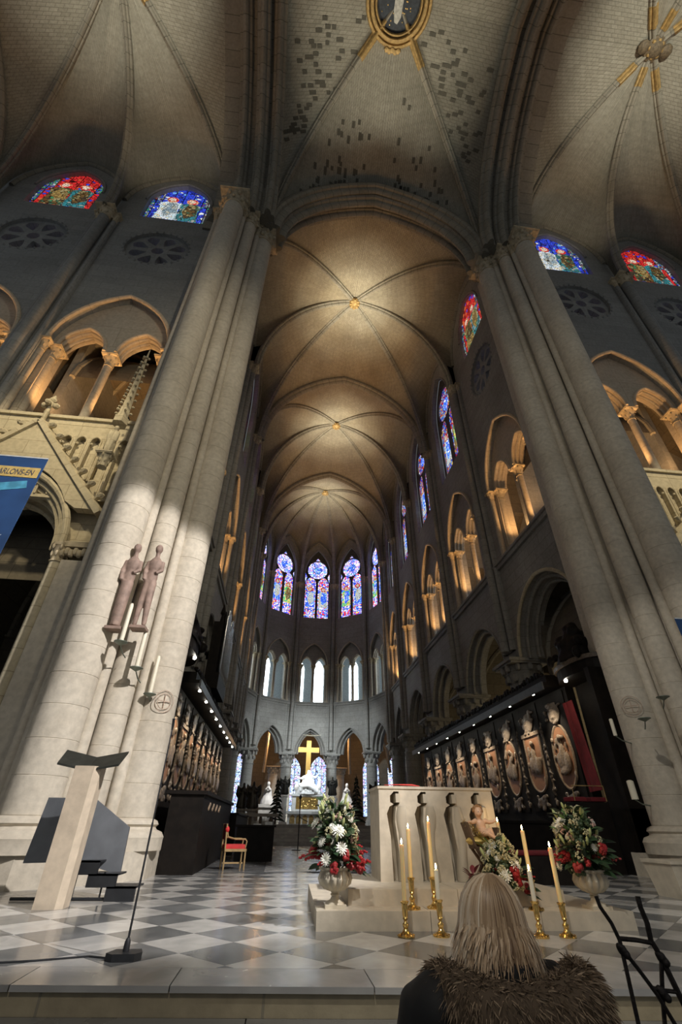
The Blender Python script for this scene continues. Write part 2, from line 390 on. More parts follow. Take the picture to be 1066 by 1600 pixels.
def figure(o, x, z, h, y, robe, alt):
    w = h*.30
    f = part('glass_figure', MB().prism([(x-w*.8, z), (x+w*.8, z), (x+w*.62, z+h*.45), (x+w*.75, z+h*.72), (x+w*.3, z+h*.82), (x-w*.3, z+h*.82), (x-w*.75, z+h*.72), (x-w*.62, z+h*.45)], y-.02, y-.005), robe, o)
    part('glass_mantle', MB().prism([(x-w*.1, z+h*.1), (x+w*.6, z+h*.3), (x+w*.55, z+h*.72), (x-w*.15, z+h*.78), (x-w*.45, z+h*.4)], y-.035, y-.022), alt, f)
    part('glass_halo', MB().prism(circ(h*.125, x, z+h*.92, 14), y-.03, y-.006), F_REDH, f)
    part('glass_head', MB().prism(circ(h*.075, x, z+h*.915, 10), y-.045, y-.032), F_FLESH, f)
def leads(o, shape_pts, xs, zs, y):
    z0, z1 = min(p[1] for p in shape_pts), max(p[1] for p in shape_pts)
    mb = MB()
    mb.prism(shape_pts, y+.06, y+.1)
    part('lead_backing', mb, LEAD, o)
def window_arched(M, hw, z0, sp, rise, field, label, robes, deep=.2):
    o = window_obj(label, M)
    S = opening(hw, z0, sp, rise); leads(o, S, 0, 0, deep)
    top = sp+rise; xs = [-hw, -hw*.86, -hw*.66, -hw*.33, 0, hw*.33, hw*.66, hw*.86, hw]; zs = [z0, z0+.22, *lin(z0+.75, top-.5, 4), top-.2, top]
    nz = len(zs)-1
    def pick(i, j):
        if i in (0, 7): return G_EDGE
        if j == 0: return F_WHITE if field is G_RED else G_REDB
        xm = abs((xs[i]+xs[i+1])/2); zm = (zs[j]+zs[j+1])/2
        if zm > sp and xm > hw*.55: return G_EDGE
        return field
    panes(o, S, xs, zs, deep, pick)
    for k, (x, r, a) in enumerate(zip((-hw*.33, hw*.33), robes[0::2], robes[1::2])):
        figure(o, x, z0+.45, (top-z0)*.58, deep, r, a)
    return o
def tracery_shapes(wh, z0, sp, rise):
    """two lancets below an oculus"""
    lw = wh*.43; lx = wh*.51; lz = z0; ltop = sp-.15
    r = min(wh*.80, (sp+rise-ltop)/2*.9)
    oc = (0, ltop+r*.78)
    return lw, lx, lz, ltop, r, oc
def window_lancets(M, wh, z0, sp, rise, label, mats, detail=True, deep=.5, gl=None, rose=None):
    o = window_obj(label, M); gl = gl or G_MIX; rose = rose or G_ROSE
    lw, lx, lz, ltop, r, oc = tracery_shapes(wh, z0, sp, rise)
    part('lead_backing', MB().prism(opening(wh, z0, sp, rise), deep+.06, deep+.1), LEAD, o)
    rows = 9 if detail else 5
    for k, s in enumerate((-1, 1)):
        S = opening(lw, lz, ltop-lw*1.5, lw*1.5, s*lx)
        xs = [s*lx-lw, s*lx-lw*.72, s*lx+lw*.72, s*lx+lw] if detail else [s*lx-lw, s*lx+lw]
        panes(o, S, xs, lin(lz, ltop, rows), deep, lambda i, j: gl if (i != 1 or j in (0, rows-1, rows-2)) else (G_RED if j % 4 == 3 else gl), .022)
        if mats: figure(o, s*lx, lz+(ltop-lz)*.28, (ltop-lz)*.46, deep, mats[2*k], mats[2*k+1])
    for P in ([(-.33, oc[1]+r+.05), (.33, oc[1]+r+.05), (0, oc[1]+r+.47)], [(wh*.98, ltop-.75), (wh*.98, ltop+.55), (wh*.82, ltop-.02)], [(-wh*.98, ltop-.75), (-wh*.82, ltop-.02), (-wh*.98, ltop+.55)]):
        part('pane', MB().prism(P, deep, deep+.02), rose, o)
    n = 12 if detail else 6
    for i in range(n):
        a0, a1 = 2*PI*i/n+.03, 2*PI*(i+1)/n-.03
        P = [(oc[0]+q*cos(a), oc[1]+q*sin(a)) for q, a in ((r*.42, a0), (r*.97, a0), (r, (a0+a1)/2), (r*.97, a1), (r*.42, a1))]
        part('pane', MB().prism(P, deep, deep+.02), rose, o)
    part('pane', MB().prism(circ(r*.38, oc[0], oc[1], 12), deep, deep+.02), F_BLUE if detail else rose, o)
    return o
def rose_window(M, cz, R0, label):
    o = window_obj(label, M)
    holes = [circ(R0*.20, 0, cz, 12)]
    for i in range(8):
        a = 2*PI*(i+.5)/8; P = []
        for q, da in ((.36, 0), (.46, -.16), (.68, -.27), (.82, -.25), (.9, -.1), (.92, 0), (.9, .1), (.82, .25), (.68, .27), (.46, .16)):
            P.append((R0*q*cos(a+da), cz+R0*q*sin(a+da)))
        holes.append(P)
    part('tracery', MB().plate(circ(R0*1.04, 0, cz, 32), holes, .14, .5), WALLM, o)
    part('lead_backing', MB().prism(circ(R0, 0, cz, 24), 1.38, 1.42), LEAD, o)
    part('pane', MB().prism(circ(R0*.24, 0, cz, 12), 1.3, 1.32), G_DARK, o)
    for i in range(8):
        a0, a1 = 2*PI*i/8+.05, 2*PI*(i+1)/8-.05
        part('pane', MB().prism([(q*R0*cos(a), cz+q*R0*sin(a)) for q, a in ((.3, a0), (.98, a0), (1, (a0+a1)/2), (.98, a1), (.3, a1))], 1.3, 1.32), G_DARK, o)
    for i in range(28):
        a = 2*PI*i/28
        part('dogtooth', MB().ell((R0*1.06*cos(a), .0, cz+R0*1.06*sin(a)), (.07, .07, .07), 4, 4), WALLM, o)
    return o

# ------------------------------------------------------------------ one bay of wall, local x along it, y into it, z up
def bay(par, M, kind, hw, wm, za=6.6, ah=None, arise=2.8, zb=None, ztop=31.6, lx0=0):
    T = kind == 'T'
    ah = ah or hw-.75; zb = za if zb is None else zb
    hc = min(hw-.6, 2.15); cr = 3.2*hc/2.15
    wh = 1.55 if T else min(hw-.6, 1.75)
    wz, wsp, wr = (25.6, 27.5, 2.3) if T else (20.6, 26.2, 3.5)
    lowm = CREAM if T and zb == 0 else wm
    # lower wall
    for k, (y0, y1, d) in enumerate(((0, .3, 0), (.3, .62, .22), (.62, .95, .42))):
        a = arch(ah-d, za, arise-d*.8, 9, lx0)
        P = ([(-hw, zb)] if zb < za else [(-hw, za)])+([(lx0-(ah-d), zb)] if zb < za else [])+a+([(lx0+ah-d, zb)] if zb < za else [])+[(hw, zb), (hw, ZS), (-hw, ZS)]
        part('arcade_wall', MB().plate(P, [], y0, y1), lowm, par, M)
        part('arch_moulding', MB().sweep(xz(a, y0+.02), roll(.075), (0, 1, 0)), lowm if k else (CREAM if T else wm), par, M, True)
    # upper wall
    c = arch(hc, ZCAP, cr)
    holes = [opening(wh, wz, wsp, wr)]
    if T: holes.append(circ(1.42, 0, 22.7, 32))
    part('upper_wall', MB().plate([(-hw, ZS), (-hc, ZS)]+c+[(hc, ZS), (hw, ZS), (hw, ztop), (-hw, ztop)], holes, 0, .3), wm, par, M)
    sx = hc*.5; sw = hc*.40; sr = sw*1.45
    P = [(-hw, ZS), (-sx-sw, ZS)]+arch(sw, ZCAP, sr, 8, -sx)+arch(sw, ZCAP, sr, 8, sx)+[(sx+sw, ZS), (hw, ZS), (hw, 20.2), (-hw, 20.2)]
    part('triforium_wall', MB().plate(P, [], .3, .95), TRIF if T else wm, par, M)
    part('hood_moulding', MB().sweep(xz(c, -.02), roll(.085), (0, 1, 0)), TRIF, par, M, True)
    for s in (-1, 1):
        aa = arch(sw, ZCAP, sr, 8, s*sx)
        for yy, rr in ((.3, .07), (.5, .075), (.72, .07)):
            part('sub_arch_moulding', MB().sweep(xz(aa, yy), roll(rr), (0, 1, 0)), TRIF, par, M, True)
    zc = ZCAP-.58
    for x, y, r in ((0, .6, .15), (-sx-sw-.05, .5, .17), (sx+sw+.05, .5, .17), (-hc-.02, .1, .12), (hc+.02, .1, .12)):
        co = part('colonnette', MB().lathe([(r*1.5, ZS), (r*1.5, ZS+.1), (r*1.2, ZS+.2), (r, ZS+.24), (r, zc)], 12, (x, y, 0)), TRIF, par, M, True)
        part('capital', add_capital(MB(), (x, y, zc), r, .58, 1.75, 10, 6), CAPM, co, None, True)
    part('sill_course', MB().prism([(-hw, ZS-.32), (hw, ZS-.32), (hw, ZS), (-hw, ZS)], -.12, .95).prism([(-hw, ZS-.12), (hw, ZS-.12), (hw, ZS), (-hw, ZS)], -.2, -.11), lowm, par, M)
    part('window_moulding', MB().sweep(xz(arch(wh+.12, wsp, wr+.1), -.02), roll(.06), (0, 1, 0)), wm, par, M, True)
    part('wall_rib', MB().sweep(xz(arch(hw-.14, 27.0, 3.75, 10), -.03), roll(.12), (0, 1, 0)), RIB, par, M, True)
    if not T:
        lw, lx, lz, ltop, r, oc = tracery_shapes(wh, wz, wsp, wr)
        part('tracery', MB().plate(opening(wh+.01, wz, wsp, wr), [opening(lw, lz+.02, ltop-lw*1.5, lw*1.5, -lx), opening(lw, lz+.02, ltop-lw*1.5, lw*1.5, lx), circ(r, *oc, 28), [(-.34, oc[1]+r+.06), (.34, oc[1]+r+.06), (0, oc[1]+r+.48)], [(wh*.98, ltop-.75), (wh*.98, ltop+.55), (wh*.82, ltop-.02)], [(-wh*.98, ltop-.75), (-wh*.82, ltop-.02), (-wh*.98, ltop+.55)]], .34, .46), DARKST, par, M)
    return dict(wh=wh, wz=wz, wsp=wsp, wr=wr)
def gallery(par, M, hw, day=None, low=True, warm=True):
    """the vaulted gallery behind the triforium and the aisle below it"""
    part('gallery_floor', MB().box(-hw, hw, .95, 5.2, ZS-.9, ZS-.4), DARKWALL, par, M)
    for z0, rise, y1, nm in ((15.0, 3.4, 5.2, 'gallery_vault'), (6.4, 3.6, 6.4, 'aisle_vault')):
        if nm == 'aisle_vault' and not low: continue
        P = arch(hw, z0, rise, 8); V = []; F = []; U = []
        for y in (.95, y1):
            V += [(x, y, z) for x, z in P]; U += [(y, k*.5) for k in range(len(P))]
        n = len(P); F = [(i, i+1, n+i+1, n+i) for i in range(n-1)]
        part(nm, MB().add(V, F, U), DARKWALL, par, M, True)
        for s in (-1, 1):   # diagonal ribs
            D = [(s*x*(1), .95+(y1-.95)*(x+hw)/(2*hw), z-.03) for x, z in P]
            part('diagonal_rib', MB().tube(D, .12, 6), RIB, par, M, True)
    if day:
        part('gallery_wall', MB().plate([(-hw, ZS-.5), (hw, ZS-.5), (hw, 19), (-hw, 19)], [opening(hw*.42, ZS+.9, 14.2, 1.6)], 5.2, 5.5), WALLM, par, M)
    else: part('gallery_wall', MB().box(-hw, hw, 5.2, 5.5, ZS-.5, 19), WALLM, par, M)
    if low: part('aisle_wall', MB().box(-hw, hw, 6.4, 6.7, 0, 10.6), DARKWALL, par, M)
def day_window(M, hw, z0, sp, rise, y, mat, label, cols=2, rows=5):
    o = window_obj(label, M); S = opening(hw, z0, sp, rise)
    part('lead_backing', MB().prism(S, y+.06, y+.1), LEAD, o)
    panes(o, S, lin(-hw, hw, cols), lin(z0, sp+rise, rows), y, lambda i, j: mat, .025)
    return o
def shafts(par, M, z0, z1, big=.2, base=False):
    """three vault shafts against the wall at a bay division"""
    for x, y, r in ((0, -.26, big), (-big-.16, -.1, .12), (big+.16, -.1, .12)):
        mb = MB().lathe([(r, z0), (r, z1)], 12, (x, y, 0))
        sh = part('vault_shaft', mb, WALLM if base else CHOIR, par, M, True)
        part('capital', add_capital(MB(), (x, y, z1), r, .62, 1.7, 10, 6), CAPM, sh, None, True)
    part('shaft_backing', MB().box(-big-.3, big+.3, -.1, .05, z0, z1+.6), WALLM if base else CHOIR, par, M)

# ------------------------------------------------------------------ transept walls
LIT = []
def amber(M, y=.62, z=ZS+.25, p=70, x=0):
    v = M @ Vector((x, y, z)); LIT.append(v)
    lamp('triforium_lamp', 'SPOT', v, p, AMBER, .06, M @ Vector((x*.9, y+(.25 if y > .3 else -.12), z+5)), 96 if y > .3 else 62, .6)
SIDE = {-1: 'left', 1: 'right'}
wl = {}
for s in (-1, 1):
    par = struct('wall_transept_'+SIDE[s], 'grey transept wall with orange-lit gallery arches beyond the %s pier' % ('white-lit' if s < 0 else 'shaded'), 'wall'); wl[s] = par
    for k, off in enumerate((10.45, 15.95)):
        M = TR(A+s*off, 11.0)
        d = bay(par, M, 'T', 2.75, WALLM, za=6.5, ah=2.0, arise=2.3, zb=0, lx0=s*.5)
        gallery(par, M, 2.75)
        amber(M, .62, p=600, x=-.95); amber(M, .62, p=600, x=.95); amber(M, -.02, p=50)
        blue = (k == 0)
        window_arched(M, d['wh'], d['wz'], d['wsp'], d['wr'], G_BLUE if blue else G_RED,
                      '%s stained glass clerestory window with two robed saints %s' % ('blue' if blue else 'red', ('beside the banner-side pier' if blue else 'at the far left') if s < 0 else ('beside the shaded pier' if blue else 'at the far right')),
                      (F_WHITE, F_PALE, F_TEAL, F_DARK) if blue else (F_DARK, F_OCHRE, F_TEAL, F_DARK))
        rose_window(M, 22.7, 1.38, 'dark eight-petalled rose under the %s window %s' % ('blue' if blue else 'red', 'above the banner' if s < 0 else 'on the shaded side'))
    shafts(par, TR(A+s*13.2, 11.0), 0, 24.3, .24, True)
    for off in (7.75, 18.7):
        part('wall_filler', MB().box(A+s*off-.5, A+s*off+.5, 11.05, 12.3, 0, 31.6), WALLM, par)
    # gabled arch fronts with blind panels
    for k, off in enumerate((10.95, 16.45)):
        M = TR(A+s*off, 11.0)
        for i in range(-6, 7):
            x = i*.42
            P = opening(.16, 8.3, 10.35, .2, x, 4)
            part('blind_panel', MB().plate([(x-.21, 8.2), (x+.21, 8.2), (x+.21, 10.98), (x-.21, 10.98)], [P], -.16, 0), CREAM, par, M)
            part('panel_moulding', MB().sweep(xz(P, -.17), roll(.028, 6), (0, 1, 0)), CREAM, par, M, True)
            for q in (-1, 1): part('cusp', MB().ell((x+q*.12, -.12, 10.3), (.045, .04, .05), 6, 4), CREAM, par, M)
        part('gable', MB().plate([(-2.5, 7.75), (-2.02, 7.75)]+arch(1.95, 6.9, 2.35)[3:-3]+[(2.02, 7.75), (2.5, 7.75), (0, 10.75)], [], -.42, -.17), CREAM, par, M)
        for q in (-1, 1):
            part('gable_rake', MB().sweep([(q*2.65, -.34, 7.6), (q*1.3, -.34, 9.2), (0, -.34, 10.78)], [(-.16, -.05), (.16, -.05), (.16, .1), (.05, .18), (-.16, .1)], (0, 1, 0), inward=(q, 0, .8)), CREAM, par, M)
            for j in range(7):
                t = (j+.5)/7.2; x = q*2.55*(1-t); z = 7.85+2.95*t
                cm = MB()
                cm.tube([(x, -.36, z), (x+q*.10, -.38, z+.10), (x+q*.20, -.44, z+.14), (x+q*.26, -.5, z+.07)], [.05, .075, .10, .05], 6)
                part('crocket', cm.ell((x+q*.24, -.47, z+.13), (.08, .1, .06), 6, 4), CREAM, par, M, True)
        part('finial', MB().lathe([(.07, 10.7), (.06, 11.2), (.09, 11.25), (.06, 11.3), (.05, 11.5), (.08, 11.85), (.03, 12.0)], 8, (0, -.34, 0)).ell((.17, -.34, 11.55), (.12, .1, .1), 6, 4).ell((-.17, -.34, 11.55), (.12, .1, .1), 6, 4).ell((0, -.5, 11.55), (.1, .12, .1), 6, 4).ell((0, -.34, 11.78), (.12, .12, .1), 6, 4), CREAM, par, M, True)
        for d, y in ((0, -.3), (.14, -.16), (.28, -.02)):
            part('archivolt', MB().sweep(xz(opening(2.0-d, 6.7, 6.72, 2.35-d), y), roll(.1), (0, 1, 0)), CREAM, par, M, True)
        for q in (-1, 1):
            part('respond', MB().box(q*2.45-.28, q*2.45+.28, -.3, 0, 0, 6.25), PIER, par, M)
            sh = part('respond_shaft', MB().lathe([(.15, 0), (.15, 6.2)], 12, (q*2.02, -.18, 0)), CREAM, par, M, True)
            part('capital', add_capital(MB(), (q*2.02, -.18, 6.2), .16, .5, 1.6, 10, 8, False), CAPM, sh, None, True)
            cb = MB().box(q*2.45-.34, q*2.45+.34, -.38, 0, 6.6, 6.75)
            for j in range(7): cb.ell((q*2.45-.3+j*.1, -.32, 6.43+.05*(j % 2)), (.08, .09, .12), 6, 4)
            part('leaf_band', cb, CAPM, par, M, True)
for s, dz in ((-1, 0),):
    # statue on a corbel under a crocketed canopy, against the pier
    st = thing('statue', 'carved stone figure on a corbel below a crocketed spire, beside the pointed gable', 'statue', (A+s*8.42, 10.12, 9.3))
    st.scale = (.85, .85, .92)
    fg = MB().ell((0, 0, .35), (.16, .14, .4)).ell((0, -.02, .75), (.15, .12, .28)).ell((0, -.03, 1.1), (.085, .09, .11)).ell((-.14, -.06, .75), (.06, .07, .24)).ell((.14, -.08, .7), (.06, .07, .24)).ell((.05, -.12, .45), (.07, .06, .4)).ell((-.06, -.12, .3), (.06, .06, .3))
    part('figure', fuse(fg, .022, 2), CREAM, st, None, True)
    part('corbel', add_capital(MB(), (0, 0, -.5), .14, .5, 1.7, 8, 6), CREAM, st, None, True)
    sp = part('spire', MB().lathe([(.26, 1.3), (.26, 1.55), (.2, 1.6), (.16, 2.2), (.02, 5.2)], 6), CREAM, st)
    for j in range(10):
        for q in range(6):
            z = 1.8+j*.32; r = .2*(1-(z-1.6)/3.9)+.06; a = q*PI/3
            if q in (3, 4, 5, 0): part('crocket', MB().ell((r*cos(a), r*sin(a), z), (.06, .06, .05), 5, 3), CREAM, sp)

# ------------------------------------------------------------------ choir walls
DIV = [12.4, 18.9, 25.4, 31.9, 38.4, 43.4]; CH = 6.88
for s in (-1, 1):
    par = struct('wall_choir_'+SIDE[s], 'choir wall with pointed arcade and amber-lit gallery arches on the %s side' % ('red curtain' if s > 0 else 'organ'), 'wall')
    for i in range(5):
        yc = (DIV[i]+DIV[i+1])/2; hw = (DIV[i+1]-DIV[i])/2
        M = TR(A+s*CH, yc, 0, -s*PI/2)
        d = bay(par, M, 'T' if i == 0 else 'C', hw, CHOIR, za=6.7, ah=hw-.72, arise=2.75)
        gallery(par, M, hw, day=(s > 0))
        amber(M, .62, p=600, x=-.95); amber(M, .62, p=600, x=.95); amber(M, -.02, p=50)
        nth = ('first', 'second', 'third', 'fourth', 'fifth')[i]
        sd = 'opposite the organ' if s > 0 else 'above the organ'
        if i == 0:
            window_arched(M, d['wh'], d['wz'], d['wsp'], d['wr'], G_RED, 'red stained glass window of the first choir bay %s' % sd, (F_OCHRE, F_DARK, F_TEAL, F_OCHRE))
            rose_window(M, 22.7, 1.38, 'dark rose of the first choir bay %s' % sd)
        else:
            window_lancets(M, d['wh'], d['wz'], d['wsp'], d['wr'], 'twin lancets under an oculus in the %s choir bay %s' % (nth, sd), (F_WHITE, F_BLUE, F_OCHRE, F_GREEN), detail=(s > 0), gl=G_MIXD, rose=G_MIXD)
        if s > 0:
            day_window(M, hw*.42, ZS+.9, 14.2, 1.6, 5.1, DAYB, 'pale daylit gallery window behind the %s choir bay arches' % nth, 3, 6)
        if i: shafts(par, TR(A+s*CH, DIV[i], 0, -s*PI/2), 7.2, 24.2)
    shafts(par, TR(A+s*CH, DIV[5], 0, -s*PI/2), 7.2, 24.2)
    for i in range(1, 6):
        c = struct('column', 'round choir column with leafy capital, %s from the crossing on the %s side' % (('', 'first', 'second', 'third', 'fourth', 'fifth')[i], 'curtain' if s > 0 else 'organ'), 'column')
        c.location = (A+s*(CH+.3), DIV[i], 0)
        part('shaft', MB().lathe([(.8, 0), (.8, .25), (.7, .45), (.6, .6), (.58, 5.5)], 24), CHOIR, c, None, True)
        part('capital', add_capital(MB(), (0, 0, 5.5), .58, 1.25, 1.4, 20, 10), CHOIR, c, None, True)

# ------------------------------------------------------------------ apse
AX, AY = 2.66, 43.4
vert = [(AX+CH*cos(PI*k/5), AY+CH*sin(PI*k/5)) for k in range(6)]
ap = struct('wall_apse', 'rounded apse wall of pointed arches, pale gallery windows and stained glass', 'wall')
SH = CH*sin(PI/10); AP = CH*cos(PI/10)
names = ['beside the curtain-side wall', 'right of the centre', 'at the centre over the golden cross', 'left of the centre', 'beside the organ-side wall']
for k in range(5):
    ph = PI*(k+.5)/5; M = TR(AX+AP*cos(ph), AY+AP*sin(ph), 0, ph-PI/2)
    d = bay(ap, M, 'C', SH, CHOIR, za=6.6, ah=SH-.52, arise=2.3)
    part('gallery_floor', MB().box(-3, 3, .95, 5.2, ZS-.9, ZS-.4), DARKWALL, ap, M)
    part('gallery_ceiling', MB().box(-3.2, 3.2, .95, 5.4, 18.2, 18.6), WALLM, ap, M)
    part('gallery_wall', MB().plate([(-3.4, ZS-.5), (3.4, ZS-.5), (3.4, 18.4), (-3.4, 18.4)], [opening(.6, ZS+.3, 15.4, 1.3, -1.45), opening(.6, ZS+.3, 15.4, 1.3, .8)], 3.6, 3.9), plain('gallery_plaster', (.35, .40, .42), .9) if k == 0 else bpy.data.materials['gallery_plaster'], ap, M)
    for q, wx_ in ((0, -1.45), (1, .8)): day_window(M @ Matrix.Translation((wx_, 0, 0)), .6, ZS+.3, 15.4, 1.3, 3.55, DAY, 'white daylit gallery window %s of the apse, %s pane' % (names[k], 'second' if q else 'first'), 2, 7)
    window_lancets(M, d['wh'], d['wz'], d['wsp'], d['wr'], 'blue apse window with rose and two lancets %s' % names[k],
                   (F_BLUE, F_WHITE, F_WHITE, F_BLUE) if k == 2 else (F_GREEN, F_BLUE, F_BLUE, F_WHITE) if k < 2 else (F_BLUE, F_WHITE, F_GREEN, F_OCHRE))
    # ambulatory beyond: outer wall with tall daylit windows
    part('ambulatory_wall', MB().plate([(-4.6, 0), (4.6, 0), (4.6, 10.6), (-4.6, 10.6)], [opening(1.0, 1.6, 5.6, 1.6, 1.5), opening(1.0, 1.6, 5.6, 1.6, -1.5)], 7.5, 7.9), bpy.data.materials['aisle_stone'], ap, M)
    for q in (-1, 1):
        o = day_window(M @ Matrix.Translation((q*1.5, 0, 0)), 1.0, 1.6, 5.6, 1.6, 7.6, glass('ambulatory_glass', [(0, (.55, .75, 1)), (.3, (.8, .9, 1)), (.6, (.3, .45, .9)), (.8, (.65, .5, .85))], 1.7, 5) if k == 0 and q < 0 else bpy.data.materials['ambulatory_glass'],
                       'ambulatory window glowing behind the apse arches, %s pane %s' % ('near' if q > 0 else 'far', names[k]), 3, 6)
    part('ambulatory_vault', MB().box(-4.8, 4.8, .95, 7.6, 10.2, 10.6), DARKWALL, ap, M)
    for s in (-1, 1):
        part('ambulatory_rib', MB().tube([(s*2.3, 4.2, 5.2), (s*2.2, 3.8, 7.2), (s*1.6, 2.8, 8.9), (0, 1.8, 9.9)], .16, 6), TRIF, ap, M, True)
lamp('ambulatory_lamp', 'POINT', (AX+3.0, AY+9.0, 8.0), 220, AMBER, .2); lamp('ambulatory_lamp', 'POINT', (AX-3.6, AY+8.6, 8.0), 260, AMBER, .2)
for k in range(6):
    x, y = vert[k]; ph = PI*k/5
    shafts(ap, TR(x, y, 0, ph-PI/2), 6.9, 24.2, .18)
    if 0 < k < 5:
        c = struct('column', 'pale apse column with carved capital, %s counted from the curtain side' % ('', 'first', 'second', 'third', 'fourth')[k], 'column')
        c.location = (x+.25*cos(ph), y+.25*sin(ph), 0)
        part('shaft', MB().lathe([(.7, .8), (.7, 1.1), (.6, 1.3), (.52, 1.4), (.5, 5.35)], 24), CHOIR, c, None, True)
        part('capital', add_capital(MB(), (0, 0, 5.35), .5, 1.25, 1.45, 20, 10), CHOIR, c, None, True)
        cx, cy = AX+(CH+4.4)*cos(ph), AY+(CH+4.4)*sin(ph)
        c = struct('column', 'warm-lit ambulatory column behind the apse, %s counted from the curtain side' % ('', 'first', 'second', 'third', 'fourth')[k], 'column')
        c.location = (cx, cy, 0)
        part('shaft', MB().lathe([(.5, 0), (.45, 5)], 16), TRIF, c, None, True)
        part('capital', add_capital(MB(), (0, 0, 5.0), .45, .8, 1.4, 14, 8), TRIF, c, None, True)

# ------------------------------------------------------------------ vaults
NA = 16
def arc3(S, O, amax=80, n=NA, stilt=0.0):
    S = Vector(S); O = Vector(O); am = math.radians(amax); out = []
    ns = max(1, int(n*.22)) if stilt else 0
    for i in range(ns): out.append(Vector((S.x, S.y, S.z+stilt*i/ns)))
    for i in range(n-ns+1):
        a = am*i/(n-ns); t = (1-cos(a))/(1-cos(am)); z = sin(a)/sin(am)
        out.append(Vector((S.x+(O.x-S.x)*t, S.y+(O.y-S.y)*t, S.z+stilt+(O.z-S.z-stilt)*z)))
    return out
def web_point(ra, rb, u, v, bulge):
    i = min(int(u*NA), NA-1); f = u*NA-i
    p = ra[i].lerp(ra[i+1], f); q = rb[i].lerp(rb[i+1], f)
    r = p.lerp(q, v); r = r.copy(); r.z += bulge*sin(PI*v)*min(1, 2*u)*(1-.6*u); return r
def web(par, ra, rb, mat, bulge=.25, nv=6):
    V = []; U = []; L = 0
    for i in range(NA+1):
        if i: L += (ra[i]-ra[i-1]).length*.5+(rb[i]-rb[i-1]).length*.5
        for j in range(nv+1):
            v = j/nv; p = web_point(ra, rb, i/NA, v, bulge); V.append(p); U.append(((ra[i]-rb[i]).length*v+i*.003, L))
    F = [(i*(nv+1)+j, i*(nv+1)+j+1, (i+1)*(nv+1)+j+1, (i+1)*(nv+1)+j) for i in range(NA) for j in range(nv)]
    return part('vault_web', MB().add(V, F, U), mat, par, None, True)
def rib(par, path, k=1.0, name='rib', mat=None):
    d = Vector((path[-1].x-path[0].x, path[-1].y-path[0].y, 0)).normalized(); side = Vector((-d.y, d.x, 0))
    P = [p-Vector((0, 0, .05)) for p in path]
    return part(name, MB().sweep(P, scale_prof(RIBP, k), side), mat or RIB, par, None, True)
def boss(par, c, r):
    mb = MB().lathe([(r*.3, .05), (r, .02), (r*1.02, -.08), (r*.7, -.2), (r*.3, -.3), (.02, -.34)], 14, c)
    for i in range(8):
        a = PI*i/4; mb.ell((c[0]+r*.75*cos(a), c[1]+r*.75*sin(a), c[2]-.16), (r*.28, r*.28, .12), 6, 4)
    return part('keystone', mb, GOLDMATT, par, None, True)
ZSP = 24.85
def sexpartite(name, label, corners, mids, O, wallz, transz, mat, walls):
    """corners [a,b,c,d]: a,b on one wall, d,c on the other; mids between a-b and d-c"""
    par = struct(name, label, 'vault')
    O = Vector(O); a, b, c, d = [Vector((*p, ZSP)) for p in corners]; m, n = [Vector((*p, ZSP)) for p in mids]
    diag = {k: arc3(p, O, 84) for k, p in zip('abcd', (a, b, c, d))}
    mid = {k: arc3(p, O, 82) for k, p in zip('mn', (m, n))}
    for k in diag: rib(par, diag[k], .8)
    for k in mid: rib(par, mid[k], .85)
    for p, q, dp, dq in ((a, d, 'a', 'd'), (b, c, 'b', 'c')):
        T = Vector(((p.x+q.x)/2, (p.y+q.y)/2, transz))
        ap_, aq = arc3(p, T, 74), arc3(q, T, 74)
        web(par, diag[dp], ap_, mat); web(par, diag[dq], aq, mat)
    for p, q, r_, kp, kq, km in ((a, b, m, 'a', 'b', 'm'), (d, c, n, 'd', 'c', 'n')):
        for e, ke in ((p, kp), (q, kq)):
            W_ = Vector(((e.x+r_.x)/2, (e.y+r_.y)/2, wallz))
            # wall arches sit on the wall face
            off = walls[0 if p is a else 1]
            W_ += off; s1 = arc3(e+off, W_, 78, stilt=2.2); s2 = arc3(r_+off, W_, 78, stilt=2.2)
            web(par, diag[ke], s1, mat, .15); web(par, mid[km], s2, mat, .15)
    boss(par, O-Vector((0, 0, .22)), .42)
    return par, diag, mid
def transverse(par, y, x0, x1, apex, k=1.3, zs=ZSP):
    c = (x0+x1)/2
    for s, x in ((0, x0), (1, x1)):
        rib(par, arc3((x, y, zs), (c, y, apex), 74), k, 'transverse_arch')
off = .38
v1, _, _ = sexpartite('ceiling_choir_near', 'ribbed vault of the choir bay nearest the crossing, glowing around its keystone', [(A-CH+off, 12.0), (A-CH+off, 25.4), (A+CH-off, 25.4), (A+CH-off, 12.0)], [(A-CH+off, 18.9), (A+CH-off, 18.9)], (A, 18.9, 34.0), 31.2, 32.9, WEB, (Vector((-off, 0, 0)), Vector((off, 0, 0))))
transverse(v1, 25.4, A-CH+off, A+CH-off, 32.85)
v2, _, _ = sexpartite('ceiling_choir_middle', 'ribbed choir vault between the nearest vault and the apse', [(A-CH+off, 25.4), (A-CH+off, 38.4), (A+CH-off, 38.4), (A+CH-off, 25.4)], [(A-CH+off, 31.9), (A+CH-off, 31.9)], (A, 31.9, 34.0), 31.2, 32.9, WEB, (Vector((-off, 0, 0)), Vector((off, 0, 0))))
transverse(v2, 38.4, A-CH+off, A+CH-off, 32.85)
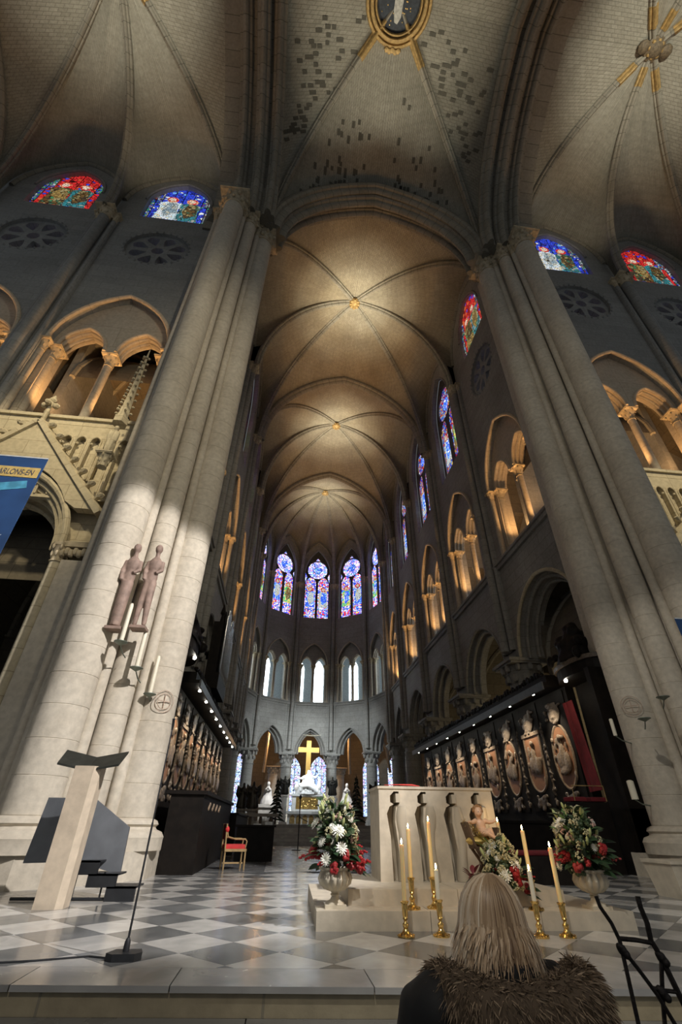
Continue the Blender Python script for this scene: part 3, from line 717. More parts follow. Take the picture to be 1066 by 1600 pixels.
# apse vault
v3 = struct('ceiling_apse', 'umbrella-like apse vault with radiating ribs above the stained glass', 'vault')
O3 = Vector((2.75, 43.1, 34.0))
sup = [Vector((A+CH-off, 38.4, ZSP))]+[Vector((AX+(CH-.35)*cos(PI*k/5), AY+(CH-.35)*sin(PI*k/5), ZSP)) for k in range(6)]+[Vector((A-CH+off, 38.4, ZSP))]
rb3 = [arc3(p, O3, 82) for p in sup]
for r_ in rb3: rib(v3, r_, .75)
for i in range(7):
    p, q = sup[i], sup[i+1]; W_ = (p+q)/2
    out = (W_-Vector((AX, AY-1, ZSP))); out.z = 0; out = out.normalized()*.33
    W_ = W_+out; W_.z = 31.0
    web(v3, rb3[i], arc3(p+out, W_, 78, stilt=2.2), WEB, .12); web(v3, rb3[i+1], arc3(q+out, W_, 78, stilt=2.2), WEB, .12)
T = Vector((A, 38.4, 32.9))
web(v3, rb3[0], arc3(sup[0], T, 74), WEB); web(v3, rb3[7], arc3(sup[7], T, 74), WEB)
boss(v3, O3-Vector((0, 0, .22)), .42)
# crossing vault
vx = struct('ceiling_crossing', 'high crossing vault of pale and sooty stones with four gilded ribs', 'vault')
OX = Vector((A, 3.4, 34.3)); XH, YN, YF = 5.5, -3.6, 10.4
cx4 = {(-1, 1): (A-XH, YF), (1, 1): (A+XH, YF), (-1, -1): (A-XH, YN), (1, -1): (A+XH, YN)}
dg = {k: arc3((*p, ZSP), OX, 80) for k, p in cx4.items()}
sides = {}
for k, p in cx4.items():
    d = (OX-Vector((*p, OX.z))).normalized()*1.35
    full = dg[k]
    rib(vx, full, .8)
    rib(vx, [q-Vector((0, 0, .015)) for q in full[-4:-1]], .83, 'gilded_rib', GOLDMATT)
for sy, yy in ((1, YF), (-1, YN)):
    T = Vector((A, yy, 31.6))
    for sx_ in (-1, 1):
        e = arc3((*cx4[(sx_, sy)], ZSP), T, 72); sides[('y', sx_, sy)] = (dg[(sx_, sy)], e); web(vx, dg[(sx_, sy)], e, WEBX, .3, 8)
for sx_ in (-1, 1):
    T = Vector((A+sx_*XH, 3.4, 32.4))
    for sy in (-1, 1):
        e = arc3((*cx4[(sx_, sy)], ZSP), T, 76); sides[('x', sx_, sy)] = (dg[(sx_, sy)], e); web(vx, dg[(sx_, sy)], e, WEBX, .3, 8)
def arch_band(par, name, prof, S, T, S2, amax, mat):
    side = Vector((S2[0]-S[0], S2[1]-S[1], 0)).normalized(); side = Vector((-side.y, side.x, 0))
    path = arc3(S, T, amax)+list(reversed(arc3(S2, T, amax)))[1:]
    return part(name, MB().sweep(path, prof, side), mat, par, None, True)
# heavy arch into the choir
for yy, x_, ap_, k in ((10.42, 5.45, 31.25, 1.5), (10.85, 5.2, 30.75, 1.5), (11.35, 5.3, 30.6, 1.3)):
    arch_band(vx, 'crossing_arch', scale_prof(RIBP, k), (A-x_, yy, ZSP), (A, yy, ap_), (A+x_, yy, ZSP), 72, RIB)
arch_band(vx, 'arch_soffit', [(-.7, -.5), (-.7, .1), (.7, .1), (.7, -.5)], (A-5.45, 11.1, ZSP), (A, 11.1, 30.95), (A+5.45, 11.1, ZSP), 72, RIB)
arch_band(vx, 'arch_wall', [(-.45, -3.2), (-.45, .1), (.45, .1), (.45, -3.2)], (A-5.6, 11.35, ZSP), (A, 11.35, 31.2), (A+5.6, 11.35, ZSP), 72, RIB)
for s in (-1, 1):
    for x_, ap_, k in ((5.55, 32.2, 1.35), (6.3, 31.9, 1.35), (7.15, 32.2, 1.3)):
        arch_band(vx, 'crossing_arch', scale_prof(RIBP, k), (A+s*x_, YF-.35, ZSP), (A+s*x_, 3.4, ap_), (A+s*x_, YN, ZSP), 76, RIB)
    arch_band(vx, 'arch_soffit', [(-1.4, -.3), (-1.4, .02), (1.4, .02), (1.4, -.3)], (A+s*6.8, YF-.35, ZSP), (A+s*6.8, 3.4, 32.25), (A+s*6.8, YN, ZSP), 76, RIB)
    vt, dgs, mds = sexpartite('ceiling_transept_'+SIDE[s], 'transept vault with ribs sweeping up out of the picture %s' % ('above the banner side' if s < 0 else 'beside the gilded keystone'), [(A+s*7.6, 10.5), (A+s*18.8, 10.5), (A+s*18.8, -3.7), (A+s*7.6, -3.7)], [(A+s*13.2, 10.5), (A+s*13.2, -3.7)], (A+s*13.3, 3.4, 33.9), 30.9, 32.3, WEBX, (Vector((0, .45, 0)), Vector((0, -.4, 0))))
    arch_band(vt, 'crossing_arch', scale_prof(RIBP, 1.3), (A+s*18.9, YF-.2, ZSP), (A+s*18.9, 3.4, 32.1), (A+s*18.9, YN, ZSP), 74, RIB)
    o = vt
    g = MB().lathe([(.2, 0), (.5, -.02), (.5, -.16), (.4, -.2), (.3, -.34), (.1, -.4)], 16, (A+s*13.3, 3.4, 33.72))
    for q in (-1, 1): g.ell((A+s*13.3+q*.62, 3.4, 33.55), (.3, .3, .2), 8, 5)
    part('keystone_rosette', g, plain('dark_carving', (.17, .13, .08), .7, nscale=12, var=.5) if s < 0 else bpy.data.materials['dark_carving'], vt, None, True)
    for k_ in list(dgs.values())+list(mds.values()): rib(vt, [p_-Vector((0, 0, .02)) for p_ in k_[-3:-1]], .86, 'gilded_rib', GOLDMATT)
# painted round trap at the crown of the crossing
bc = (A, 3.4, 33.95)
for r0, r1, z in ((1.45, 1.62, -.10), (1.22, 1.42, -.16), (1.06, 1.18, -.08)):
    part('gilded_ring', MB().lathe([(r0, .1), (r0, z-.1), (r0+.04, z-.16), (r1-.04, z-.16), (r1, z-.1), (r1, .1)], 40, bc), GOLDMATT, vx, None, True)
part('painted_disc', MB().lathe([(1.1, .05), (1.1, -.05)], 36, bc), plain('painted_night_blue', (.035, .045, .06), .7, var=.4), vx)
for i in range(26):
    a = R.uniform(0, 2*PI); rr = R.uniform(.35, .98)
    part('gilt_star', MB().ell((A+rr*cos(a), 3.4+rr*sin(a), 33.885), (.035, .035, .012), 5, 3), GOLD, vx)
fig = MB().slab([(A-.14, 2.8), (A+.16, 2.75), (A+.22, 3.3), (A+.2, 3.9), (A+.05, 4.15), (A-.1, 4.1), (A-.2, 3.7), (A-.2, 3.2)], 33.86, 33.9)
part('painted_robed_figure', fig, plain('pale_paint', (.5, .5, .46), .8, var=.4), vx)
lf = MB()
for i in range(5): lf.ell((A-.3+i*.15, 5.05+.05*(i % 2), 33.75), (.14, .16, .16), 6, 4)
part('carved_foliage', lf, GOLDMATT, vx, None, True)
# darker replaced stones standing proud of the webs
unit = mesh_of('vault_block', MB().box(-.5, .5, -.5, .5, -.5, .5), DARKST)
def dark_stones(ra, rb, n, u0, u1, v0, v1, bulge, rr):
    for _ in range(n):
        L_ = sum((ra[i]-ra[i-1]).length for i in range(1, NA+1))
        u = rr.uniform(u0, u1); u = round(u*L_/.17)*.17/L_; v = min(.96, max(.03, rr.gauss((v0+v1)/2, (v1-v0)/3)))
        p = web_point(ra, rb, u, v, bulge); dv = (web_point(ra, rb, u, min(v+.02, 1), bulge)-web_point(ra, rb, u, max(v-.02, 0), bulge)).normalized()
        du = (web_point(ra, rb, min(u+.01, 1), v, bulge)-web_point(ra, rb, max(u-.01, 0), v, bulge)).normalized()
        nn = dv.cross(du).normalized(); du = nn.cross(dv)
        wd = rr.uniform(.2, .36)
        M = Matrix((dv*wd, du*.155, nn*.04)).transposed().to_4x4(); M.translation = p
        o = link('vault_block', unit, vx); o.matrix_local = M
rr = random.Random(3)
for key, n, u0, u1, v0, v1 in ((('y', -1, 1), 44, .45, .93, .5, 1.1), (('y', 1, 1), 34, .5, .93, .5, 1.1), (('x', -1, 1), 60, .5, .95, .2, .8), (('x', 1, 1), 55, .5, .95, .2, .8)):
    dark_stones(*sides[key], n, u0, u1, v0, v1, .3, rr)

# ------------------------------------------------------------------ the two crossing piers in view
drum_cache = {}
def drum(r, h):
    k = (round(r, 3), round(h, 3))
    if k not in drum_cache:
        drum_cache[k] = mesh_of('drum', MB().lathe([(r-.006, .003), (r, .008), (r, h-.008), (r-.006, h-.003)], 24), PIER, True)
    return drum_cache[k]
SHA = [(5.76, 11.05, .44), (6.02, 10.62, .13), (6.34, 10.24, .29), (6.62, 9.88, .13), (7.03, 9.58, .44), (7.56, 9.86, .14), (7.86, 10.16, .14)]
for s in (-1, 1):
    par = struct('pillar_'+SIDE[s], 'tall clustered crossing pier, %s' % ('floodlit white at its foot behind the lectern' if s < 0 else 'darker, beside the urn nearest the iron easel'), 'pillar')
    core = [(5.9, 12.3), (5.75, 11.2), (6.05, 10.75), (6.5, 10.2), (6.75, 10.0), (7.05, 9.75), (7.35, 9.95), (8.05, 10.35), (8.3, 10.9), (8.3, 12.3)]
    P = [(A+s*x, y) for x, y in core]
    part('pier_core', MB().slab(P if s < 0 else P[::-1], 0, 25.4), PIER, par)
    bs = [(5.2, 12.0), (5.2, 10.75), (5.7, 10.0), (6.4, 9.3), (6.75, 9.0), (7.4, 9.0), (7.8, 9.4), (8.6, 10.2), (8.6, 12.0)]
    P = [(A+s*x, y) for x, y in bs]
    part('plinth', MB().slab(P, 0, .42), PIER, par)
    for k, (x, y, r) in enumerate(SHA):
        X = A+s*x
        sh = part('shaft', MB().lathe([(r-.007, .8), (r-.007, 24.3)], 24, (X, y, 0)), PIER, par, None, True)
        part('capital', add_capital(MB(), (X, y, 24.1), r, .85, 1.35 if r > .2 else 1.8, 14, 8), CAPM, sh, None, True)
        part('shaft_base', add_shaft_base(MB(), (X, y, .42), r), PIER, sh, None, True)
        if r > .25:
            z = .92
            while z < 24.0:
                h = .56
                link('drum', drum(r, h), sh, TR(X, y, z)); z += h
# ------------------------------------------------------------------ floor: skewed step front, chequered marble, choir paving
def marble(name, c1, c2, rough, scale=3.0):
    m, N, L, b = newmat(name)
    geo = N.new('ShaderNodeNewGeometry'); oi = N.new('ShaderNodeObjectInfo')
    n = N.new('ShaderNodeTexNoise'); n.inputs['Scale'].default_value = scale; n.inputs['Detail'].default_value = 7; n.inputs['Distortion'].default_value = .7
    L.new(geo.outputs['Position'], n.inputs['Vector'])
    r = ramp(N, [(.3, c2), (.7, c1)]); L.new(n.outputs['Fac'], r.inputs[0])
    v = ramp(N, [(0, (.78, .78, .78)), (1, (1.12, 1.12, 1.12))]); L.new(oi.outputs['Random'], v.inputs[0])
    mx = N.new('ShaderNodeMixRGB'); mx.blend_type = 'MULTIPLY'; mx.inputs[0].default_value = 1; L.new(r.outputs[0], mx.inputs[1]); L.new(v.outputs[0], mx.inputs[2])
    L.new(mx.outputs[0], b.inputs['Base Color'])
    r2 = ramp(N, [(.3, (rough*.8,)*3), (.7, (rough*1.3,)*3)]); L.new(n.outputs['Fac'], r2.inputs[0]); L.new(r2.outputs[0], b.inputs['Roughness'])
    b.inputs['Specular IOR Level'].default_value = .6
    return m
TW = marble('marble_white', (.54, .53, .50), (.42, .41, .39), .20)
TD = marble('marble_grey', (.19, .195, .195), (.135, .14, .14), .18)
SLAB = marble('marble_border', (.40, .395, .38), (.31, .305, .30), .22)
STEPM = stone('step_stone', (.38, .32, .21), (.35, .29, .19), (.25, .22, .16), bw=1.4, bh=.5, dirt=.3, dirtcol=(.22, .2, .15), bump=.2, rough=.6)
GROUT = plain('floor_joint', (.10, .10, .095), .7)
NAVE = marble('nave_paving', (.26, .26, .25), (.18, .18, .175), .3)
yf = lambda x: 4.10-.085*(x-.4)
fl = struct('floor', 'chequered marble platform of the crossing with its front step', 'floor')
XL, XR = -9.0, 15.0
part('platform', MB().slab([(XL, yf(XL)+.02), (XR, yf(XR)+.02), (XR, 60), (-14, 60), (-14, 12), (XL, 12)], -.5, -.012), GROUT, fl)
part('step_riser', MB().slab([(XL, yf(XL)), (XR, yf(XR)), (XR, yf(XR)+.3), (XL, yf(XL)+.3)], -.145, -.03), STEPM, fl)
x = XL; i = 0
while x < 8.5:
    wd = (1.15, 1.4, 1.0, 1.3)[i % 4]; i += 1; g = .004
    part('border_slab', MB().slab([(x+g, yf(x)-.025), (x+wd-g, yf(x+wd)-.025), (x+wd-g, yf(x+wd)+.42), (x+g, yf(x)+.42)], -.032, 0), SLAB, fl)
    x += wd
x = XL; i = 0
while x < 8.5:
    wd = (1.5, 1.25, 1.7)[i % 3]; i += 1; g = .004
    part('tread_slab', MB().slab([(x+g, yf(x)-.5), (x+wd-g, yf(x+wd)-.5), (x+wd-g, yf(x+wd)-.004), (x+g, yf(x)-.004)], -.3, -.145), NAVE, fl)
    x += wd
D = .80; ox, oy = -.30, 5.05; g = .003
for j in range(-2, 26):
    for i in range(-26, 42):
        if (i+j) % 2: continue
        cx, cy = ox+i*D/2, oy+j*D/2
        if cy > 12.4 or cx < -4.6 or cx > 8.6: continue
        if cx < .3 and cy > 12.6: continue
        h = D/2-g
        P = clip_poly([(cx-h, cy), (cx, cy-h), (cx+h, cy), (cx, cy+h)], -.085, -1, -(4.10+.085*.4+.425))
        if len(P) < 3: continue
        part('floor_tile', MB().slab(P, -.03, 0), TD if j % 2 == 0 else TW, fl)
part('choir_paving', MB().box(A-7, A+7, 12.7, 30, -.03, -.004), marble('choir_marble', (.20, .20, .20), (.14, .14, .14), .22), fl)
for q in range(4): part('joint_slab', MB().box(-.2+q*1.5, 1.28+q*1.5, 12.72, 27, -.02, 0), TW if q % 2 else SLAB, fl)
part('transept_paving', MB().box(-16, -4.6, 4.8, 18, -.04, -.006), NAVE, fl)
part('transept_paving', MB().box(8.6, 22, 4.2, 18, -.04, -.006), NAVE, fl)
nv = struct('floor_nave', 'dim paving of the nave below the platform step', 'floor')
part('paving', MB().box(-14, 20, -12, 4.6, -.6, -.45), NAVE, nv)
part('lower_step', MB().slab([(XL, yf(XL)-.9), (XR, yf(XR)-.9), (XR, yf(XR)), (XL, yf(XL))], -.45, -.3), NAVE, nv)
# ------------------------------------------------------------------ altar and its steps
ALT = stone('altar_stone', (.55, .49, .39), (.53, .47, .37), (.52, .46, .36), bw=8, bh=4, dirt=.2, dirtcol=(.42, .36, .27), bump=.12, rough=.55, ms=0)
ALT2 = plain('altar_relief', (.50, .45, .36), .38, nscale=2, var=.15)
st = thing('altar_steps', 'pale two-tiered stone plinth carrying the altar', 'plinth', (2.0, 5.85, 0), -.025)
g = .003
for x0, x1 in ((-1.55, -.4), (-.4, .75), (.75, 1.75)):
    part('lower_slab', MB().box(x0+g, x1-g, 0, 2.5, 0, .15), ALT, st)
for x0, x1 in ((-1.2, .0), (.0, 1.2)):
    part('upper_slab', MB().box(x0+g, x1-g, .33, 2.2, .151, .29), ALT, st)
al = thing('altar', 'pale stone altar with four standing figures carved into its front', 'altar', (2.1, 6.93, .29), -.02)
holes = []
for k, hx in enumerate((-.56, -.19, .20, .545)):
    holes.append([(hx-.07, 0), (hx-.085, .45), (hx-.125, .69), (hx-.085, .77), (hx-.03, .795), (hx-.075, .82), (hx-.075, .89), (hx-.02, .94), (hx+.045, .94), (hx+.045, .80), (hx+.0, .775), (hx-.02, .60), (hx+.015, .3), (hx+.03, 0)])
zt = 1.0
P = [(-.79, 0)]
for h in holes: P += h
P += [(.79, 0), (.76, zt-.03), (-.785, zt-.03)]
part('front', MB().plate(P, [], 0, .24), ALT, al)
part('body', MB().box(-.785, .785, .241, .80, 0, zt-.031), ALT, al)
part('mensa', MB().box(-.80, .785, -.01, .82, zt-.03, zt), ALT, al)
for k, hx in enumerate((-.56, -.19, .20, .545)):
    f = MB()
    nz = 14; rows = []
    for i in range(nz+1):
        z = .002+.775*i/nz; tw = .9+.10*sin(i*.6+k)
        c = hx+.075+.012*sin(i*.45+k*2); wd = (.095 if z > .55 else .082)*tw*(1 if z < .70 else max(.5, 1-(z-.70)*4))
        for j in range(9):
            a = PI*j/8; rows.append((c-wd*cos(a), .06-.10*sin(a)*(1+.1*sin(i*.5)), z))
    F = [(i*9+j, i*9+j+1, (i+1)*9+j+1, (i+1)*9+j) for i in range(nz) for j in range(8)]
    part('carved_figure', MB().add(rows, F), ALT2, al, None, True)
    part('carved_head', MB().box(hx-.005, hx+.052, -.035, .239, .815, .915), ALT2, al)
cl = MB().tube([(-.70, .03, .012), (-.5, .0, .018), (-.32, .05, .02), (-.2, .1, .012)], [.004, .007, .010, .004], 6, 1)
cl = part('cloth', cl, plain('red_cloth', (.55, .05, .04), .8), None, al.matrix_basis @ Matrix.Translation((0, 0, zt)), True)
tag(cl, 'narrow red folded cloth lying along the front edge of the altar top', 'cloth')

# ------------------------------------------------------------------ candlesticks and candles
WAX = plain('beeswax', (.86, .66, .32), .45, nscale=3, var=.12); WAX.node_tree.nodes['Principled BSDF'].inputs['Subsurface Weight'].default_value = .25
WAXW = plain('white_wax', (.80, .74, .58), .5, nscale=3, var=.1)
BRASS = plain('polished_brass', (.90, .62, .22), .18, 1, nscale=12, var=.2)
FLAME = emit('flame', (1, .70, .32), 40)
def candlestick(x, y, z, stick, top, label_s, label_c, wax=None, r=.022):
    s = thing('candlestick', label_s, 'candlestick', (x, y, z), 0, 'brass candlesticks before the altar')
    h = stick
    ft = MB().lathe([(.078, 0), (.080, .008), (.06, .022), (.035, .036), (.028, .05), (.02, .06)], 16)
    part('foot', ft, BRASS, s, None, True)
    for i in range(6): part('foot_lobe', MB().ell((.062*cos(i*PI/3), .062*sin(i*PI/3), .012), (.024, .024, .012), 8, 5), BRASS, s, None, True)
    part('stem', MB().lathe([(.018, .055), (.028, .075), (.03, .09), (.016, .105), (.014, .115), (.026, .13), (.022, .14), (.026, .15), (.030, h-.03), (.030, h-.02), (.038, h-.012), (.042, h), (.03, h+.004), (.02, h+.004)], 16), BRASS, s, None, True)
    c = thing('candle', label_c, 'candle', (x, y, z+h+.005), 0, 'lit candles before the altar')
    L_ = top-(z+h)-.02
    part('wax', MB().lathe([(r, 0), (r*.98, L_-.008), (r*.8, L_), (.004, L_-.004)], 16), wax or WAX, c, None, True)
    part('wick', MB().lathe([(.0016, L_-.004), (.0014, L_+.006)], 6), LEAD, c)
    part('flame', MB().lathe([(.001, L_+.003), (.006, L_+.012), (.0085, L_+.022), (.006, L_+.036), (.001, L_+.052)], 10), FLAME, c, None, True)
    lamp('candle_light', 'POINT', (x, y, z+h+L_+.06), 1.3, (1, .62, .28), .012)
for a in ((1.28, 5.60, 0, .255, .71, 'at the left front', None), (1.45, 5.98, .15, .255, .84, 'second from the left, on the step', None), (1.62, 5.60, 0, .265, .51, 'with the short white candle', WAXW), (1.70, 6.03, .15, .255, .91, 'just behind the short white candle', None),
          (2.74, 5.90, .15, .25, .84, 'right of the central flowers, on the step', None), (2.83, 5.52, 0, .25, .70, 'at the right front', None), (2.56, 5.52, 0, .26, .51, 'half hidden by the blonde hair', WAXW), (2.80, 6.70, .29, .25, .92, 'behind the child figure by the altar edge', None)):
    candlestick(*a[:5], 'polished brass candlestick '+a[5], ('short white' if a[6] else 'tall honey-coloured')+' lit candle '+a[5], a[6])

# ------------------------------------------------------------------ flowers
PETW = plain('white_petal', (.82, .82, .74), .6, var=.12); PETR = plain('red_petal', (.34, .012, .016), .5, var=.4); BUD = plain('green_bud', (.52, .58, .26), .5, var=.25)
CRM = plain('cream_blossom', (.50, .47, .28), .7, var=.3, nscale=40); LEAF = plain('dark_leaf', (.035, .075, .035), .35, var=.4); LEAFG = plain('fresh_leaf', (.14, .30, .09), .4, var=.3)
PINK = plain('pink_blossom', (.55, .36, .30), .7, var=.3)
def petal_mum(r):
    mb = MB()
    for ring, (n, tilt, l) in enumerate(((14, .1, 1), (12, .45, .92), (9, .85, .75), (6, 1.2, .55))):
        for i in range(n):
            a = 2*PI*(i+.37*ring)/n; d = Vector((cos(a)*cos(tilt), sin(a)*cos(tilt), sin(tilt))); sd = Vector((-sin(a), cos(a), 0)); up = sd.cross(d)*-1
            p0 = d*r*.12; p1 = d*r*.6*l+up*r*.06; p2 = d*r*l
            mb.add([p0-sd*r*.05, p0+sd*r*.05, p1+sd*r*.11, p2+sd*r*.05, p2-sd*r*.05, p1-sd*r*.11], [(0, 1, 2, 5), (5, 2, 3, 4)])
    mb.ell((0, 0, r*.12), (r*.3, r*.3, r*.2), 8, 5)
    return mb
def leaf_mb(l, w_):
    V = []; n = 5
    for i in range(n+1):
        t = i/n; ww = w_*sin(PI*min(1, t*.96+.04))**.8; x = l*t; z = -l*.25*t*t
        V += [(x, -ww, z+ww*.25), (x, 0, z), (x, ww, z+ww*.25)]
    F = [(3*i+k, 3*i+3+k, 3*i+4+k, 3*i+1+k) for i in range(n) for k in (0, 1)]
    return MB().add(V, F)
def cluster_mb(n, r, d, seed):
    q = random.Random(seed); mb = MB()
    for _ in range(n):
        a = q.uniform(0, 2*PI); b = math.acos(q.uniform(-.3, 1)); mb.ell((d*sin(b)*cos(a), d*sin(b)*sin(a), d*cos(b)), r*q.uniform(.7, 1.2), 6, 4)
    return mb
def spray_mb(n, r, l, seed):
    q = random.Random(seed); mb = MB()
    for i in range(n):
        t = i/(n-1); mb.ell((l*t, q.uniform(-.02, .02), -l*.3*t*t+q.uniform(-.015, .02)), r*(1.25-.75*t), 6, 4)
    return mb
FM = dict(sprig=mesh_of('sprig', cluster_mb(14, .022, .05, 12), plain('sprig_green', (.06, .10, .04), .6, nscale=30, var=.5), True),
          white_flower=mesh_of('white_flower', petal_mum(.062), PETW), small_white_flower=mesh_of('small_white_flower', petal_mum(.036), PETW),
          lily_bud=mesh_of('lily_bud', MB().lathe([(.003, 0), (.010, .012), (.016, .045), (.012, .075), (.002, .092)], 8), BUD, True),
          cream_cluster=mesh_of('cream_cluster', cluster_mb(30, .0085, .038, 2), CRM, True), pink_cluster=mesh_of('pink_cluster', cluster_mb(20, .010, .034, 5), PINK, True),
          red_spray=mesh_of('red_spray', spray_mb(18, .021, .20, 3), PETR, True), red_flower=mesh_of('red_flower', cluster_mb(14, .024, .032, 8), PETR, True),
          leaf=mesh_of('leaf', leaf_mb(.17, .036), LEAF, True), fresh_leaf=mesh_of('fresh_leaf', leaf_mb(.12, .016), LEAFG, True))
def place_flower(par, kind, p, d, q):
    d = Vector(d).normalized()
    if kind in ('leaf', 'fresh_leaf', 'red_spray'): rot = d.to_track_quat('X', 'Z').to_matrix().to_4x4() @ Matrix.Rotation(q.uniform(-.6, .6), 4, 'X')
    else: rot = d.to_track_quat('Z', 'Y').to_matrix().to_4x4() @ Matrix.Rotation(q.uniform(0, 6), 4, 'Z')
    link(kind, FM[kind], par, Matrix.Translation(p) @ rot @ Matrix.Scale(q.uniform(.85, 1.2), 4))
def bouquet(label, loc, seed, rx, h, counts, lean=0):
    q = random.Random(seed); b = thing('flower_arrangement', label, 'flowers', loc)
    core = MB().lathe([(.02, -.1), (.06, 0), (.04, h*.3), (.01, h*.5)], 8)
    part('greenery', core, LEAF, b, None, True)
    for kind, n, zlo, zhi, k in counts:
        for i in range(n):
            z = q.uniform(zlo, zhi); a = q.uniform(0, 2*PI)
            rad = rx*k*(1-.62*max(0, z-.15)**1.25)*q.uniform(.86, 1.06)
            p = (rad*cos(a)+lean*z, rad*sin(a), h*z); d = (cos(a), sin(a), .1+1.5*max(0, z-.2)) if kind not in ('leaf',) else (cos(a), sin(a), -.1+.8*z)
            if kind == 'lily_bud': d = (cos(a)*.5, sin(a)*.5, 1)
            place_flower(b, kind, p, d, q)
    return b
URN = plain('urn_stone', (.60, .54, .42), .45, nscale=5, var=.25, bump=.2)
def urn(loc, label):
    u = thing('urn', label, 'urn', loc)
    part('bowl', MB().lathe([(.05, .13), (.10, .145), (.15, .19), (.165, .235), (.15, .28), (.135, .30), (.155, .315), (.155, .33), (.13, .33), (.11, .28), (.02, .2)], 84, flute=.13, fn=14), URN, u, None, True)
    part('stem', MB().lathe([(.10, .03), (.095, .045), (.05, .065), (.036, .09), (.05, .105), (.036, .115), (.05, .135)], 20), URN, u, None, True)
    part('foot', MB().box(-.11, .11, -.11, .11, 0, .03), URN, u)
MIX = [('leaf', 34, .0, .5, .75), ('leaf', 44, .15, .95, .55), ('sprig', 40, .05, .9, .62), ('white_flower', 15, .12, .8, 1.1), ('lily_bud', 20, .3, 1.04, .9), ('cream_cluster', 30, .25, 1.0, .95), ('small_white_flower', 9, .25, .9, 1.0), ('pink_cluster', 10, .25, .9, .95), ('red_flower', 9, .05, .5, 1.0), ('red_spray', 6, .05, .5, .62), ('fresh_leaf', 18, .25, .95, .85)]
urn((.66, 6.13, .15), 'fluted stone urn on the altar step at the left of the candles')
bouquet('tall bouquet of white mums, lilies and red sprays in the urn near the aisle', (.66, 6.13, .44), 11, .27, .64, MIX)
urn((3.46, 5.98, .15), 'fluted stone urn on the far end of the step beside the iron easel')
bouquet('bouquet of white and red flowers in the urn before the dark stalls', (3.46, 5.98, .44), 23, .29, .60, MIX, -.04)
# ------------------------------------------------------------------ the child figure in its straw manger
SKIN = plain('painted_skin', (.78, .50, .33), .35, nscale=4, var=.12); HAIRG = plain('painted_curls', (.42, .22, .09), .45, nscale=40, var=.4); WOODD = plain('manger_wood', (.10, .06, .035), .6, var=.4)
STRAW = plain('gilt_straw', (.80, .58, .18), .35, .4, nscale=30, var=.4)
mx, my, mz = 2.44, 6.36, .70
mg = thing('manger', 'dark wooden cross-legged manger holding gilded straw before the altar', 'manger', (mx, my, 0))
P = [(-.21, .25), (-.13, .0), (.13, .0), (.19, .20), (.17, .21), (.115, .025), (-.115, .025), (-.19, .26)]
part('trough', MB().prism([(a, b+mz-.06) for a, b in P], -.10, .12), WOODD, mg)
for q in (-1, 1):
    for y_ in (-.08, .10): part('leg', MB().tube([(q*.15, y_, .15 if y_ < 0 else .29), (-q*.13, y_, mz-.03)], .018, 6), WOODD, mg)
q = random.Random(5); sm = MB()
for _ in range(420):
    a = q.uniform(0, 2*PI); rr_ = q.uniform(.08, .2); p = Vector((rr_*cos(a)*1.05, rr_*sin(a)*.62, mz+.02+q.uniform(0, .05)+.16*max(0, -cos(a))*rr_/.2))
    d = Vector((q.uniform(-1, 1), q.uniform(-1, 1), q.uniform(-.4, .5))).normalized()*q.uniform(.03, .06)
    sd = d.cross(Vector((0, 0, 1))).normalized()*.0025
    sm.add([p-d-sd, p-d+sd, p+d+sd, p+d-sd, p+Vector((0, 0, .004))], [(0, 1, 2, 3), (0, 1, 4), (2, 3, 4)])
part('straw', sm, STRAW, mg, None, False, 'stuff')
part('straw_bed', MB().ell((-.01, 0, mz+.015), (.2, .11, .055), 16, 6), STRAW, mg, None, True)
ch = thing('child_figurine', 'painted figurine of a curly-haired child with open arms lying in straw', 'figurine', (mx, my-.02, mz+.05))
B = MB()
B.ell((.0, .02, .11), (.062, .05, .08), 14, 9).ell((.01, -.005, .045), (.066, .06, .055), 14, 9).ell((-.008, .03, .19), (.03, .03, .035), 10, 7)
B.tube([(-.05, .02, .165), (-.11, .0, .145), (-.155, -.02, .15)], [.027, .022, .016], 10).tube([(-.155, -.02, .15), (-.185, -.03, .14)], [.016, .012], 8)
B.tube([(.05, .02, .165), (.105, .0, .15), (.155, -.02, .155)], [.027, .022, .016], 10).ell((.17, -.025, .165), (.015, .012, .018), 8, 6)
for j in range(4): B.tube([(.17, -.025, .172), (.168+.006*j, -.03, .195-.003*abs(j-1.5))], [.005, .004], 6); B.tube([(-.185, -.03, .14), (-.207, -.036+.007*(j-1.5), .14-.005*j)], [.005, .004], 6)
B.tube([(.03, -.02, .04), (.09, -.07, .075), (.10, -.075, .02)], [.036, .03, .022], 10).tube([(-.02, -.03, .035), (.03, -.10, .045), (.10, -.10, .0)], [.036, .03, .022], 10).ell((.115, -.095, .005), (.024, .018, .015), 8, 6).ell((.125, -.12, -.005), (.024, .018, .015), 8, 6)
B.ell((-.01, .02, .255), (.050, .054, .058), 14, 10).ell((-.01, -.015, .238), (.036, .03, .032), 12, 8).ell((-.01, -.036, .246), (.008, .010, .010), 8, 6).ell((-.03, -.018, .236), (.016, .014, .014), 8, 6).ell((.012, -.018, .236), (.016, .014, .014), 8, 6)
part('body', fuse(B, .006, 4), SKIN, ch, None, True)
hr = MB(); q = random.Random(9)
hr.ell((-.01, .035, .272), (.056, .052, .054), 14, 9)
for i in range(70):
    a = q.uniform(0, 2*PI); e = q.uniform(-.2, 1.5); d = Vector((cos(a)*cos(e), sin(a)*cos(e), sin(e)))
    if d.y < -.25 and d.z < .65: continue
    hr.ell(Vector((-.01, .028, .262))+d*.057, q.uniform(.011, .017), 7, 5)
part('curly_hair', fuse(hr, .0045, 1), HAIRG, ch, None, True)
for x_ in (-.027, .007): part('eye', MB().ell((x_, -.0385, .254), (.006, .004, .0035), 8, 5), LEAD, ch)
